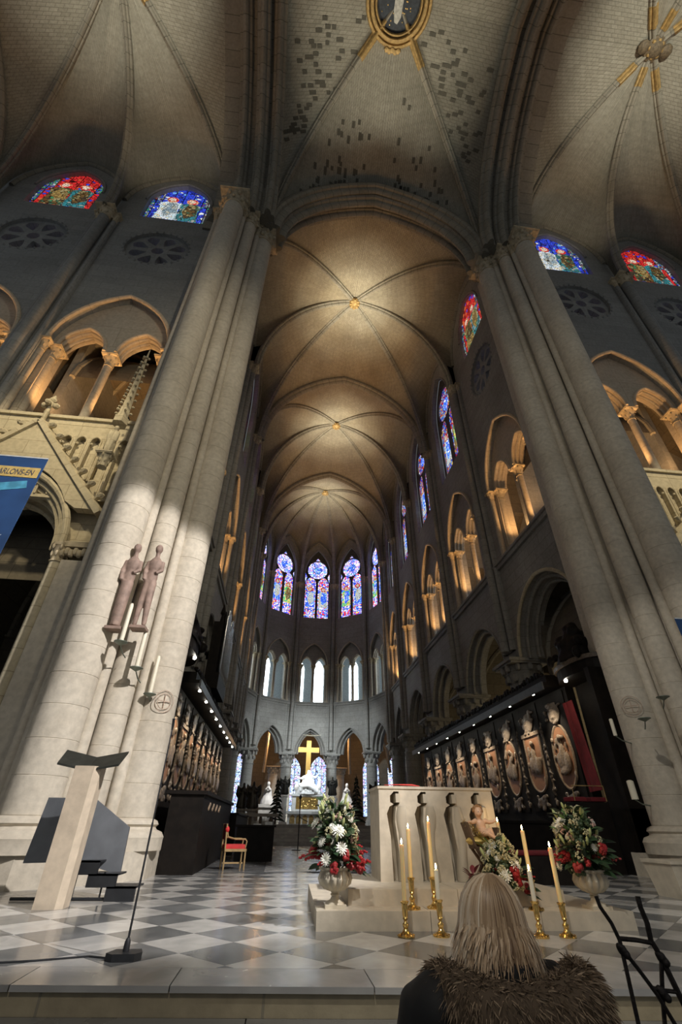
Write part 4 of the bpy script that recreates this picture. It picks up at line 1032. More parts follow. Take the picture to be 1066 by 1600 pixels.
part('mouth', MB().ell((-.01, -.043, .224), (.009, .004, .003), 8, 5), PETR, ch)
part('loincloth', fuse(MB().ell((.01, -.008, .03), (.073, .065, .035), 14, 8).ell((.05, -.05, .04), (.035, .03, .03)), .008, 3), plain('gilt_cloth', (.75, .5, .2), .4, .3), ch, None, True)
bq = bouquet('low arrangement of cream blossoms, white flowers and red berries under the manger', (2.54, 6.16, .20), 31, .225, .56,
             [('leaf', 14, .0, .5, 1.0), ('sprig', 26, .1, .9, .6), ('cream_cluster', 52, .15, 1.0, .95), ('white_flower', 10, .25, .85, 1.0), ('small_white_flower', 8, .1, .8, 1.05), ('red_flower', 7, .0, .5, 1.0), ('fresh_leaf', 14, .3, 1.0, 1.05), ('lily_bud', 5, .4, .9, 1.0), ('red_spray', 4, 0, .4, .8)])
pl = thing('potted_plant', 'small dark red leafy pot beside the manger leg', 'plant', (2.2, 6.16, .15))
part('pot', MB().lathe([(.05, 0), (.075, .14), (.08, .15), (.065, .15), (.05, .1)], 16), plain('brown_pot', (.14, .06, .04), .6), pl, None, True)
q = random.Random(8)
for i in range(14):
    a = q.uniform(0, 2*PI); o = link('leaf', mesh_of('red_leaf', leaf_mb(.11, .03), plain('wine_leaf', (.16, .02, .03), .5)) if i == 0 else rl, pl, Matrix.Translation((.03*cos(a), .03*sin(a), .13+.012*i)) @ Matrix.Rotation(a, 4, 'Z') @ Matrix.Rotation(-.5-.04*i, 4, 'Y'))
    if i == 0: rl = o.data

# ------------------------------------------------------------------ lectern, ambo, microphone
LECT = stone('lectern_stone', (.60, .50, .38), (.58, .48, .36), (.57, .47, .35), bw=9, bh=9, dirt=.15, dirtcol=(.45, .36, .26), bump=.1, rough=.6, ms=0)
BRZ = plain('dark_bronze', (.055, .058, .05), .5, .6, var=.3)
lc = thing('lectern', 'beige stone pillar lectern carrying an open dark bronze book', 'lectern', (-2.6, 7.42, 0))
part('pillar', MB().slab([(-.16, -.13), (.09, -.13), (.16, -.06), (.16, .14), (-.16, .14)], 0, 1.47), LECT, lc)
for s in (-1, 1):
    part('book_leaf', MB().add([(0, -.10, 1.43), (s*.40, -.14, 1.50), (s*.42, .10, 1.68), (0, .12, 1.60), (0, -.10, 1.405), (s*.40, -.14, 1.475), (s*.42, .10, 1.655), (0, .12, 1.575)], [(0, 1, 2, 3), (4, 7, 6, 5), (0, 4, 5, 1), (1, 5, 6, 2), (2, 6, 7, 3), (3, 7, 4, 0)]), BRZ, lc)
SLATE = plain('slate_metal', (.155, .165, .18), .45, .3, nscale=3, var=.25); SLATED = plain('slate_dark', (.03, .032, .036), .5, .3)
am = thing('ambo', 'slate-grey panelled ambo with three dark steps behind the lectern', 'ambo', (-2.7, 8.1, 0))
part('front_panel', MB().prism([(-.66, .38), (.0, .40), (.0, 1.13), (-.60, 1.13)], 0, .05), SLATE, am)
part('front_edge', MB().box(-.02, .03, -.02, .08, .38, 1.13), SLATED, am)
pm = MB().add([(.03, .02, .40), (.56, .28, .24), (.545, .28, .79), (.03, .02, 1.135), (.03, .06, .40), (.56, .32, .24), (.545, .32, .79), (.03, .06, 1.135)], [(0, 1, 2, 3), (4, 7, 6, 5), (0, 4, 5, 1), (1, 5, 6, 2), (2, 6, 7, 3), (3, 7, 4, 0)])
part('side_panel', pm, SLATE, am)
for i, (x0, x1, z0, z1) in enumerate(((.02, .36, .27, .42), (.26, .63, .14, .28), (.53, .90, .0, .15))):
    part('step', MB().box(x0, x1, -.12, -.06, z0, z1).box(x0, x1, -.12, .35, z1-.02, z1), SLATED, am)
part('base_rail', MB().tube([(-.65, -.05, .02), (.6, -.08, .02)], .018, 6), SLATED, am)
for x_ in (.1, .45): part('post', MB().tube([(x_, -.05, .02), (x_, -.05, .30)], .012, 6), SLATED, am)
mc = thing('microphone_stand', 'thin black microphone stand with a heavy square base on the tiles', 'microphone stand', (-1.07, 4.87, 0))
part('base', MB().slab([(-.13, -.05), (-.07, -.10), (.09, -.09), (.13, -.03), (.10, .08), (-.09, .08)], 0, .045), SLATED, mc)
part('socket', MB().lathe([(.025, .045), (.022, .10), (.012, .12)], 10), SLATED, mc, None, True)
part('pole', MB().tube([(0, 0, .1), (0, .01, .85)], .0085, 8), SLATED, mc, None, True); part('upper_pole', MB().tube([(0, .01, .85), (0, .02, 1.58)], .006, 8), SLATED, mc, None, True)
part('microphone', MB().tube([(0, .02, 1.58), (0, .02, 1.62), (0, .0, 1.68)], [.008, .012, .014], 8), SLATED, mc, None, True)
cb = part('cable', MB().tube([(-1.16, 4.87, .006), (-1.35, 4.95, .006), (-1.7, 4.83, .006), (-2.3, 4.72, .006), (-3.1, 4.75, .006)], .006, 6), SLATED, None, None, True)
tag(cb, 'thin black cable trailing over the tiles from the microphone base', 'cable')
bk = thing('stone_block', 'pale tapered stone block at the right edge beside the shaded pier', 'block', (6.28, 8.3, 0))
part('body', MB().add([(-.22, -.25, 0), (.4, -.25, 0), (.4, .3, 0), (-.22, .3, 0), (-.30, -.3, .42), (.45, -.3, .42), (.45, .35, .42), (-.30, .35, .42)], [(0, 1, 2, 3), (4, 7, 6, 5), (0, 4, 5, 1), (1, 5, 6, 2), (2, 6, 7, 3), (3, 7, 4, 0)]), ALT, bk)
part('top', MB().box(-.32, .47, -.32, .37, .42, .46), ALT, bk)

# ------------------------------------------------------------------ dedication candles and figures on the piers
GRN = plain('verdigris', (.22, .26, .22), .5, .6)
for k, (x_, z_, h_) in enumerate(((-3.38, 3.80, .82), (-2.95, 3.31, .80), (-2.58, 2.84, .72))):
    y_ = (9.28, 9.72, 10.45)[k]; f = y_/9.3
    c = thing('pier_candle', 'unlit white candle on a round bracket of the floodlit pier, %s of three' % ('highest', 'middle', 'lowest')[k], 'candle', (x_*f, y_, .85+(z_-.85)*f), 0, 'candles on the floodlit pier')
    part('dish', MB().lathe([(.02, -.06), (.09, -.02), (.135, .0), (.13, .012), (.02, .0)], 18), GRN, c, None, True)
    part('wax', MB().lathe([(.045, .0), (.043, h_*f-.05), (.03, h_*f)], 12), WAXW, c, None, True)
    part('bracket', MB().tube([(0, 0, -.04), (0, .25, -.14), (0, .5, -.16)], .012, 6), GRN, c, None, True)
for k, (x_, y_, z_) in enumerate(((8.15, 9.45, 3.22), (7.85, 9.85, 2.85))):
    c = thing('pier_dish', 'empty round candle bracket on the shaded pier, %s one' % ('upper', 'lower')[k], 'bracket', (x_, y_, z_), 0, 'candle brackets on the shaded pier')
    part('dish', MB().lathe([(.02, -.06), (.09, -.02), (.135, .0), (.13, .012), (.02, .0)], 18), GRN, c, None, True)
    part('arm', MB().tube([(0, 0, -.04), (.12, .2, -.12), (.25, .4, -.14)], .012, 6), GRN, c, None, True)
for k, (x_, y_, z_, h_) in enumerate(((7.62, 10.65, 2.62, .36), (7.66, 10.7, 1.38, .36))):
    c = thing('pier_candle', 'small white candle on the dark inner side of the shaded pier, %s' % ('upper', 'lower thicker')[k], 'candle', (x_, y_, z_))
    part('wax', MB().lathe([(.04+.03*k, .0), (.04+.03*k, h_-.02), (.03, h_)], 12), WAXW, c, None, True)
    part('arm', MB().tube([(0, 0, -.005), (.2, .1, -.08), (.6, .35, -.1)], .014, 6), GRN, c, None, True)
for s, pos in ((-1, (A-5.50, 10.66, 3.0)), (1, (A+5.42, 10.70, 3.3))):
    me = MB()
    for rr_ in (.22, .16): me.sweep([(rr_*cos(2*PI*i/24), 0, rr_*sin(2*PI*i/24)) for i in range(25)], roll(.007, 5), (0, 1, 0), inward=(0, 0, 1))
    me.box(-.14, .14, -.006, .006, -.007, .007).box(-.007, .007, -.006, .006, -.14, .14)
    o = part('consecration_cross', me, plain('faded_red_paint', (.52, .38, .29), .9), None, TR(*pos, -s*.75), True)
    tag(o, 'faded painted round cross on the %s pier' % ('floodlit' if s < 0 else 'shaded'), 'emblem')
FIGW = plain('weathered_wood', (.36, .25, .20), .7, nscale=6, var=.4)
for k, (x_, y_, z_, h_) in enumerate(((-3.62, 9.36, 4.12, 1.95), (-3.20, 9.52, 4.22, 2.05))):
    o = thing('carved_figure', 'slim brown wooden figure fixed high on the floodlit pier, %s one' % ('shorter robed', 'taller striding')[k], 'statue', (x_, y_, z_))
    B = MB()
    if k: B.tube([(-.10, 0, .02), (-.085, -.03, .5), (-.04, -.02, 1.0)], [.05, .07, .10], 10).tube([(.10, -.02, .02), (.075, -.05, .5), (.04, -.02, 1.0)], [.05, .075, .10], 10)
    else: B.tube([(0, 0, .02), (0, -.02, .5), (0, -.02, 1.0)], [.11, .12, .13], 12)
    B.ell((0, -.02, 1.12), (.13, .10, .22), 12, 8).ell((0, -.02, 1.42), (.15, .10, .22), 12, 8).tube([(0, 0, 1.55), (0, -.02, 1.72)], [.06, .05], 8).ell((0, -.03, 1.84), (.085, .095, .12), 12, 8)
    B.tube([(-.14, 0, 1.52), (-.17, -.04, 1.25), (-.13, -.10, 1.02)], [.06, .05, .04], 8).tube([(.14, 0, 1.52), (.18, -.05, 1.28), (.09, -.13, 1.18)], [.06, .05, .04], 8)
    part('body', fuse(B, .022, 3), FIGW, o, None, True)
    part('bracket', MB().box(-.16, .16, -.1, .2, -.06, .0), FIGW, o)
# ------------------------------------------------------------------ banners
BAN = plain('banner_blue', (.02, .07, .20), .7, nscale=1.5, var=.4)
def banner(label, loc, w_, h_, text):
    o = thing('banner', label, 'banner', loc)
    part('cloth', MB().box(-w_, 0, 0, .012, -h_, 0), BAN, o)
    part('hem', MB().box(-w_, 0, -.004, .016, -.02, 0), plain('banner_white', (.7, .72, .72), .8), o)
    if text:
        part('gold_band', MB().box(-w_, -.03, -.006, 0, -.42, -.22), plain('banner_gold', (.72, .50, .16), .7), o)
        CY = plain('print_cyan', (.10, .42, .62), .7, var=.4); CL = plain('print_pale', (.30, .62, .78), .7, var=.4)
        pr = part('printed_roof', MB().prism([(-w_, -.75), (-.14, -.48), (-.10, -.62), (-w_, -.92)], -.005, 0), CY, o)
        for i in range(6): part('printed_column', MB().prism([(-w_+.06+i*.17, -1.75), (-w_+.14+i*.17, -1.75), (-w_+.16+i*.17, -.92+i*.035), (-w_+.06+i*.17, -.95+i*.035)], -.005, 0), CL if i % 2 else CY, o)
        part('printed_wall', MB().box(-w_, -.1, -.005, 0, -1.95, -1.76), CY, o)
        for i in range(5):
            a = [(-.16-.2*i+r_*cos(2*PI*j/12), -1.5-.13*i+r_*sin(2*PI*j/12)) for j in range(12) for r_ in ((.07 if j % 2 else .03),)]
            part('printed_star', MB().prism(a, -.008, -.005), plain('print_white', (.7, .78, .8), .8) if i == 0 else bpy.data.materials['print_white'], o)
        cu = bpy.data.curves.new('lettering', 'FONT'); cu.body = text; cu.size = .155; cu.align_x = 'RIGHT'; cu.extrude = .001; cu.shear = .15
        t = bpy.data.objects.new('lettering', cu); COL.objects.link(t)
        dgp = bpy.context.evaluated_depsgraph_get(); me = bpy.data.meshes.new_from_object(t.evaluated_get(dgp)); bpy.data.objects.remove(t)
        me.materials.clear(); me.materials.append(plain('print_ink', (.06, .07, .10), .8))
        t = link('lettering', me, o, Matrix.Translation((-.10, -.008, -.375)) @ Matrix.Rotation(PI/2, 4, 'X') @ Matrix.Scale(.63, 4, (1, 0, 0)))
    return o
banner('blue hanging banner with a gold band of lettering at the left edge', (-4.14, 6.0, 5.68), 1.5, 2.3, 'PARLONS-EN')
banner('blue hanging banner barely entering at the right edge', (7.3, 6.0, 3.55), 1.42, 2.3, '')
# ------------------------------------------------------------------ choir stalls
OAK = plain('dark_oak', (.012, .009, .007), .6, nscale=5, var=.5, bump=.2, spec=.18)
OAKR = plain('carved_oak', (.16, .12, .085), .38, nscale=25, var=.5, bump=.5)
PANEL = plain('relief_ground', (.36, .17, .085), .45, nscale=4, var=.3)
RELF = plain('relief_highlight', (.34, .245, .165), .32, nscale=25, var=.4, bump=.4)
LAMPM = emit('lamp_glass', (1, .95, .82), 30)
VELV = plain('red_velvet', (.17, .008, .014), .8, nscale=3, var=.4)
def relief(seed):
    q = random.Random(seed); B = MB()
    B.ell((0, 0, 1.05), (.10, .06, .34), 8, 6).ell((.02, -.03, 1.45), (.065, .06, .08), 8, 6).ell((-.12, -.01, .95), (.09, .05, .2), 8, 6).ell((.13, -.02, .92), (.1, .05, .22), 8, 6)
    for i in range(12): B.ell((q.uniform(-.26, .26), q.uniform(-.03, .01), q.uniform(.5, 1.5)), (q.uniform(.03, .08), .04, q.uniform(.05, .14)), 6, 5)
    return fuse(B, .026, 1)
RELS = [mesh_of('relief', relief(i), RELF, True) for i in range(4)]
def ornament(seed, n, w_, z0, z1):
    q = random.Random(seed); B = MB()
    for i in range(n): B.ell((q.uniform(-w_, w_), q.uniform(-.05, 0), q.uniform(z0, z1)), (q.uniform(.03, .075), .05, q.uniform(.03, .08)), 6, 5)
    B.ell((0, -.02, (z0+z1)/2), (w_*.8, .04, (z1-z0)*.45), 8, 6)
    return fuse(B, .026, 1)
ORN = [mesh_of('crest', ornament(20+i, 22, .30, 2.0, 2.75), OAKR, True) for i in range(2)]
ORNB = mesh_of('foot_ornament', ornament(30, 14, .22, -.05, .25), OAKR, True)
STILE = mesh_of('stile_carving', ornament(40, 44, .06, .0, 2.7), OAKR, True)
ring = MB().sweep([(.31*cos(2*PI*i/32), 0, 1.0+.68*sin(2*PI*i/32)) for i in range(33)], roll(.035, 6), (0, 1, 0), inward=(0, 0, 1))
RINGO = mesh_of('medallion_frame', ring, RELF, True)
ring = MB().sweep([(-.31, 0, 1.65)]+[(.31*cos(PI+PI*i/16), 0, .75+.42*sin(PI+PI*i/16)) for i in range(17)]+[(.31, 0, 1.65)], roll(.035, 6), (0, 1, 0), inward=(0, 0, 1)).box(-.36, .36, -.05, .03, 1.63, 1.72)
RINGR = mesh_of('medallion_frame', ring, RELF, True)
GROUND = [mesh_of('medallion_ground', MB().prism([(.31*cos(2*PI*i/28), 1.0+.68*sin(2*PI*i/28)) for i in range(28)], -.012, .0), PANEL), mesh_of('medallion_ground', MB().prism([(.31*cos(PI+PI*i/14), .75+.42*sin(PI+PI*i/14)) for i in range(15)]+[(.31, 1.65), (-.31, 1.65)], -.012, 0), PANEL)]
def stalls(s, off_can, y0, y1, n, label, zc):
    par = thing('choir_stalls', label, 'choir stalls', (A+s*off_can, (y0+y1)/2, 0))
    M0 = Matrix.Rotation(-s*PI/2, 4, 'Z'); L_ = y1-y0; hw = L_/2
    # local x along the row, local y into the wall
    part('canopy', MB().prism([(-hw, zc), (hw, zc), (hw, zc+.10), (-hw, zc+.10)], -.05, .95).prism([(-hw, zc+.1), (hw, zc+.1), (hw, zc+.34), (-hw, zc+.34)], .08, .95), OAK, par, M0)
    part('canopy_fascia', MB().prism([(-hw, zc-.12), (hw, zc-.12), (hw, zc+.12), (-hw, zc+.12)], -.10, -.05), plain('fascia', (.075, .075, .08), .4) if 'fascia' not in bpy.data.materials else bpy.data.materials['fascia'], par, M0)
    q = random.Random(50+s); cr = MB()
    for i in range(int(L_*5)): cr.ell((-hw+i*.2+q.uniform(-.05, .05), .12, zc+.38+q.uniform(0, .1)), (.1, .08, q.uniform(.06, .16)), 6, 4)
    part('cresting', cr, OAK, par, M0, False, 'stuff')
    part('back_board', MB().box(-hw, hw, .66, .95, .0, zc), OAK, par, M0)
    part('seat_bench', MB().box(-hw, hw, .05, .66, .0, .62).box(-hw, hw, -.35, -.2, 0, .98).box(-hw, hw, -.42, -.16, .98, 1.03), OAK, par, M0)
    pw = L_/n
    for i in range(n):
        x_ = -hw+(i+.5)*pw; M = M0 @ Matrix.Translation((x_, .63, 1.42))
        k = i % 2; sx_ = pw*.30/.31
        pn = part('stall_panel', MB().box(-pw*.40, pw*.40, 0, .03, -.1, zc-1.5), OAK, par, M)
        S = Matrix.Diagonal((sx_, 1, 1.32, 1)); S2 = Matrix.Diagonal((sx_*.95, 1, 1, 1))
        link('medallion_ground', GROUND[k], pn, S); link('medallion_frame', (RINGO, RINGR)[k], pn, S); link('relief', RELS[(i*3+(s > 0)) % 4], pn, S @ Matrix.Translation((0, -.03, -.05 if k == 0 else 0)))
        link('crest', ORN[(i//2) % 2], pn, S2 @ Matrix.Translation((0, 0, .22))); link('foot_ornament', ORNB, pn, S)
        link('stile', STILE, par, M0 @ Matrix.Translation((x_-pw/2, .60, 1.42)))
        lp = part('lamp', MB().lathe([(.03, 0), (.05, -.02), (.05, -.06), (.02, -.075)], 10, (x_, .04, zc-.02)), LAMPM, par, M0)
        v = par.matrix_basis @ M0 @ Vector((x_, .04, zc-.15)); tg = par.matrix_basis @ M0 @ Vector((x_, .66, 2.3))
        lamp('stall_spot', 'SPOT', v, 190, (1, .90, .72), .03, tg, 80, .8)
    return par, M0
sr, M0 = stalls(1, 5.42, 14.3, 31.4, 9, 'long row of dark carved choir stalls with lit medallions beside the red curtain', 4.65)
sl, M1 = stalls(-1, 5.75, 15.4, 30.4, 9, 'dark carved choir stalls with lit panels behind the floodlit pier', 4.55)
# canopied end stalls
def throne(s, x_, y0, y1, zc, label, cross):
    t = thing('throne_canopy', label, 'throne', (x_, (y0+y1)/2, 0)); d = (y1-y0)/2
    part('back', MB().box(-.12 if s > 0 else -1.0, 1.0 if s > 0 else .12, -d, -d+.2, 0, zc).box(.75 if s > 0 else -1.0, 1.0 if s > 0 else -.75, -d, d, 0, zc), OAK, t)
    P = [(-s*.55*cos(a)+s*.45, d*1.05*sin(a)) for a in [PI*(i/12-.5) for i in range(13)]]+[(s*1.1, d*1.05), (s*1.1, -d*1.05)]
    part('canopy', MB().slab(P, zc, zc+.3), OAK, t)
    P2 = [((px-s*.45)*1.1+s*.45, py*1.06) for px, py in P]
    part('cornice', MB().slab(P2, zc+.3, zc+.42), OAKR if s > 0 else OAK, t)
    q = random.Random(60+s); B = MB()
    for i in range(70):
        h = q.random(); ww = (1-h)**.8; B.ell((s*.45+q.uniform(-.6, .6)*ww, q.uniform(-d, d)*ww*.95, zc+.45+h*1.15), (q.uniform(.1, .2), q.uniform(.1, .2), q.uniform(.1, .2)), 6, 5)
    B.lathe([(.7, 0), (.5, .5), (.15, 1.2)], 10, (s*.45, 0, zc+.4))
    part('carved_crown', fuse(B, .045, 1), OAK, t, None, True)
    if cross:
        part('cross', MB().box(s*.45-.03, s*.45+.03, .25, .33, zc+1.3, zc+2.2).box(s*.45-.22, s*.45+.22, .25, .33, zc+1.8, zc+1.88), OAK, t)
        part('bird', fuse(MB().ell((s*.3, -.6, zc+1.75), (.10, .14, .2)).ell((s*.3, -.68, zc+2.0), (.07, .08, .09)).ell((s*.3, -.42, zc+1.7), (.05, .18, .08)), .03, 1), OAK, t, None, True)
    part('front_desk', MB().box(-.25 if s > 0 else -.5, .5 if s > 0 else .25, -d, d, 0, 1.25), OAK, t)
    lp = part('lamp', MB().ell((-.05*s, d*.2, zc-.06), .055, 10, 6), LAMPM, t)
    return t
tr = throne(1, 8.35, 11.8, 13.95, 4.55, 'dark canopied throne with carved crown beside the red curtain', False)
tl = throne(-1, -2.9, 12.3, 15.2, 5.0, 'dark canopied throne topped by a cross and bird, behind the floodlit pier', True)
lamp('throne_lamp', 'POINT', (8.1, 13.6, 4.2), 8, WARM, .05)
cu = MB(); V = []; n = 26
for j in range(9):
    z = 4.1-j*.30
    for i in range(n):
        t = i/(n-1); V.append((8.75+.05*sin(i*1.5)-.25*t*(j/8), 14.3-.25*j/8-1.0*t*(.55+.45*j/8), z+.0*t))
cu.add(V, [(j*n+i, j*n+i+1, (j+1)*n+i+1, (j+1)*n+i) for j in range(8) for i in range(n-1)])
tag(part('curtain', cu, VELV, None, None, True), 'deep red velvet curtain hanging at the end of the stalls', 'curtain')
lamp('curtain_spot', 'SPOT', (7.6, 13.2, 4.4), 9, WARM, .04, (8.8, 14.0, 3.0), 70, .8)
bn = thing('kneeler_bench', 'small bench with red cushion and thin gilt rail before the throne', 'bench', (7.55, 12.4, 0))
part('frame', MB().box(-.45, .45, -.2, .2, 0, 1.38), OAK, bn)
for x_ in (-.28, .24): part('cushion', fuse(MB().box(x_-.2, x_+.2, -.18, .18, 1.39, 1.49), .02, 3), VELV, bn, None, True)
part('rail', MB().tube([(-.4, -.2, 1.4), (-.4, -.2, 1.72), (.42, -.2, 1.72), (.42, -.2, 1.4)], .012, 6), GOLDMATT, bn)
bench2 = thing('red_bench', 'low dark bench with a long red cushion behind the tall candles', 'bench', (4.9, 10.2, 0))
part('frame', MB().box(-.8, .8, -.2, .2, 0, .42), OAK, bench2); part('cushion', fuse(MB().box(-.78, .78, -.19, .19, .425, .5), .025, 3), VELV, bench2, None, True)
ch2 = thing('dark_table', 'dark low wooden desk in shadow behind the altar', 'desk', (5.2, 13.5, 0))
part('body', MB().box(-2.0, 2.0, -.35, .35, 0, .95), OAK, ch2); part('top', MB().box(-2.06, 2.06, -.4, .4, .95, 1.0), OAK, ch2)
# lower desks, end screen and organ on the other side
dk = thing('stall_desk', 'black wooden desk front of the stalls behind the ambo steps', 'desk', (-1.95, 15.3, 0))
part('body', MB().box(-.35, .35, -3.6, 3.4, 0, 1.36), OAK, dk); part('top', MB().box(-.45, .42, -3.66, 3.46, 1.36, 1.43), OAK, dk)
for i in range(4):
    x_ = .36; cc = MB().ell((x_, -2.6+i*.72, 1.16), (.03, .10, .05), 6, 4).ell((x_, -2.68+i*.72, 1.12), (.03, .05, .04), 6, 4).ell((x_, -2.5+i*.72, 1.21), (.03, .04, .05), 6, 4)
    part('mother_of_pearl_inlay', fuse(cc, .015, 0), RELF, dk)
d2 = thing('reading_desk', 'dark square desk with white papers in the choir', 'desk', (-.62, 16.2, 0))
part('body', MB().box(-.5, .55, -.35, .5, 0, .78), OAK, d2); part('top', MB().box(-.56, .6, -.4, .55, .78, .83), OAK, d2)
for i, (x_, y_) in enumerate(((.05, .0), (.38, .1))): tag(part('paper', MB().box(-.62+x_-.11, -.62+x_+.11, 16.1+y_, 16.25+y_, .832, .86+.05*i), plain('paper', (.8, .8, .76), .8)), 'white %s lying on the dark choir desk' % ('sheet' if i == 0 else 'stack of papers at the corner'), 'paper')
lo = thing('low_desk', 'long black desk running along the stalls in the choir', 'desk', (-1.7, 19.9, 0))
part('body', MB().box(-.3, .3, -1.0, 6, 0, 1.1), OAK, lo); part('top', MB().box(-.36, .36, -1.05, 6.05, 1.1, 1.16), OAK, lo)
og = thing('organ', 'narrow choir organ with upright silver pipes above the stalls', 'organ', (-2.8, 20.0, .3))
PIPE = plain('tin_pipe', (.55, .56, .56), .25, .9)
part('case', MB().box(-.5, .05, -1.2, 1.4, 4.9, 5.5).box(-.5, -.1, -1.2, 1.4, 5.5, 7.6), OAK, og)
for i in range(9): part('pipe', MB().lathe([(.02, 5.5), (.09, 5.75), (.09, 7.4+.9*abs(sin(i*.7+.6)))], 10, (.02, -1.0+i*.27, 0)), PIPE, og, None, True)
for i in range(4): part('case_finial', MB().lathe([(.1, 7.6), (.05, 7.9), (.12, 8.0), (.02, 8.4)], 8, (-.2, -1.1+i*.8, 0)), OAK, og, None, True)
# ------------------------------------------------------------------ gilt armchair
GCH = plain('gilt_wood', (.50, .34, .16), .4, .4)
rc = thing('armchair', 'gilt armchair with red upholstery standing in the choir', 'chair', (-.95, 13.2, 0), .25)
part('seat', fuse(MB().box(-.24, .24, -.22, .22, .38, .46), .02, 3), plain('bright_red_velvet', (.62, .03, .03), .7), rc, None, True)
part('seat_frame', MB().box(-.25, .25, -.24, .24, .33, .38), GCH, rc)
for x_ in (-.23, .23):
    for y_ in (-.21, .21): part('leg', MB().tube([(x_, y_, 0), (x_, y_, .35)], .02, 6), GCH, rc)
for y_ in (-.22, .22):
    part('arm', MB().tube([(-.24, y_, .72), (-.2, y_, .6), (-.02, y_, .56), (.2, y_, .56), (.24, y_, .52), (.22, y_, .4)], .017, 6), GCH, rc, None, True)
    part('back_post', MB().tube([(-.24, y_, .38), (-.26, y_, .85)], .02, 6), GCH, rc)
part('backrest', fuse(MB().box(-.27, -.22, -.19, .19, .55, .85), .018, 2), VELV, rc, None, True)
part('finial', MB().ell((-.24, -.21, .74), (.05, .05, .065), 8, 6), bpy.data.materials['bright_red_velvet'], rc, None, True)
part('stretcher', MB().box(-.23, .23, -.02, .02, .1, .13), GCH, rc)
# ------------------------------------------------------------------ sanctuary and high altar
ZF = .85
MRB = plain('white_marble', (.74, .74, .72), .4, nscale=4, var=.15)
sf = struct('floor_sanctuary', 'raised marble floor of the sanctuary with its stone steps', 'floor')
part('pavement', MB().box(A-6.4, A+6.4, 29.4, 50, 0, ZF), NAVE, sf)
for i in range(5): part('step', MB().box(-.4, A+4, 27.4+i*.4, 29.4, i*ZF/6, (i+1)*ZF/6-.004), SLAB, sf)
for x0, x1 in ((A-4.9, .05), (4.9, A+4.9)):
    rl_ = thing('balustrade', 'stone rail closing the sanctuary, %s the steps' % ('organ side of' if x0 < 0 else 'curtain side of'), 'rail', ((x0+x1)/2, 27.0, 0)); hw = (x1-x0)/2
    part('top_rail', MB().box(-hw, hw, -.16, .16, 1.15, 1.28), CHOIR, rl_); part('bottom_rail', MB().box(-hw, hw, -.14, .14, 0, .16), CHOIR, rl_)
    for i in range(int(hw*4)): part('baluster', MB().lathe([(.06, .16), (.1, .4), (.05, .75), (.09, 1.0), (.06, 1.15)], 8, (-hw+.2+i*.5, 0, 0)), OAKR, rl_, None, True)
ha = thing('high_altar', 'white marble high altar with gold panels behind the bouquet', 'altar', (2.4, 45.5, ZF))
part('lower_table', MB().box(-1.7, 1.9, -.9, .6, .72, .92).box(-1.6, 1.8, -.7, .6, 0, .72), MRB, ha)
for i in range(6): part('gold_arch', MB().prism(opening(.2, .06, .42, .24, -1.2+i*.52), -.74, -.70), GOLDMATT, ha)
part('upper_table', MB().box(-1.3, 1.35, -.2, .6, .92, 2.0).box(-1.45, 1.5, -.3, .7, 2.0, 2.14), MRB, ha)
part('gold_relief', MB().box(-.95, .9, -.23, -.2, 1.08, 1.9), GOLD, ha)
gr = MB(); q = random.Random(4)
for i in range(26): gr.ell((q.uniform(-.85, .8), -.23, q.uniform(1.15, 1.8)), (.07, .04, .12), 6, 4)
part('gold_figures', gr, GOLD, ha, None, True, 'stuff')
for x_ in (-2.05, 2.25):
    a = thing('altar_column', 'slender white marble column %s the high altar' % ('left of' if x_ < 0 else 'right of'), 'column', (2.4+x_, 45.0, ZF))
    part('shaft', MB().lathe([(.26, 0), (.26, .15), (.2, .2), (.2, 1.6), (.28, 1.75), (.28, 1.9)], 14), MRB, a, None, True)
B = MB(); q = random.Random(12)
B.lathe([(1.15, 0), (1.0, .3), (.62, .75), (.36, 1.15), (.22, 1.4)], 14, (0, 0, 0), 1, .5).ell((.02, -.1, 1.62), (.17, .17, .2)).ell((0, 0, 1.2), (.34, .26, .36)).tube([(.3, 0, 1.35), (.6, -.2, 1.25), (.85, -.2, 1.5)], [.12, .1, .06]).tube([(-.3, 0, 1.35), (-.6, -.2, 1.15), (-.95, -.2, 1.2)], [.12, .1, .06])
B.tube([(-.6, -.45, .55), (0, -.55, .62), (.5, -.5, .35), (.85, -.5, .1)], [.14, .2, .15, .1]).ell((-.75, -.45, .68), (.14, .14, .16)).ell((.95, -.1, .65), (.2, .2, .35)).ell((.95, -.15, 1.05), (.12, .12, .14)).ell((-1.0, -.1, .45), (.22, .2, .3)).ell((-1.0, -.15, .8), (.11, .11, .13))
for i in range(18): B.tube([(q.uniform(-.5, .5), -.25, q.uniform(.7, 1.1)), (q.uniform(-.9, .9), -.5, q.uniform(.1, .5))], [.06, .08], 6)
pt = thing('marble_group', 'white marble group of draped mourning figures on the high altar', 'sculpture', (2.42, 45.6, ZF+2.14))
part('figures', fuse(B, .05, 2), plain('bright_marble', (.82, .82, .81), .45, var=.06), pt, None, True)
cr = thing('gold_cross', 'large plain golden cross rising behind the marble group', 'cross', (2.38, 46.3, ZF+2.14))
part('upright', MB().box(-.21, .21, -.1, .1, 0, 4.25), GOLD, cr); part('arms', MB().box(-.95, .95, -.11, .11, 3.28, 3.68), GOLD, cr)
lamp('cross_spot', 'SPOT', (2.4, 38, 12), 15000, (1, .95, .82), .15, (2.4, 46, 5.2), 22, .5)
hl = thing('halo_ring', 'thin pale gilt crescent hovering above the golden cross', 'ornament', (2.6, 46.4, 7.75))
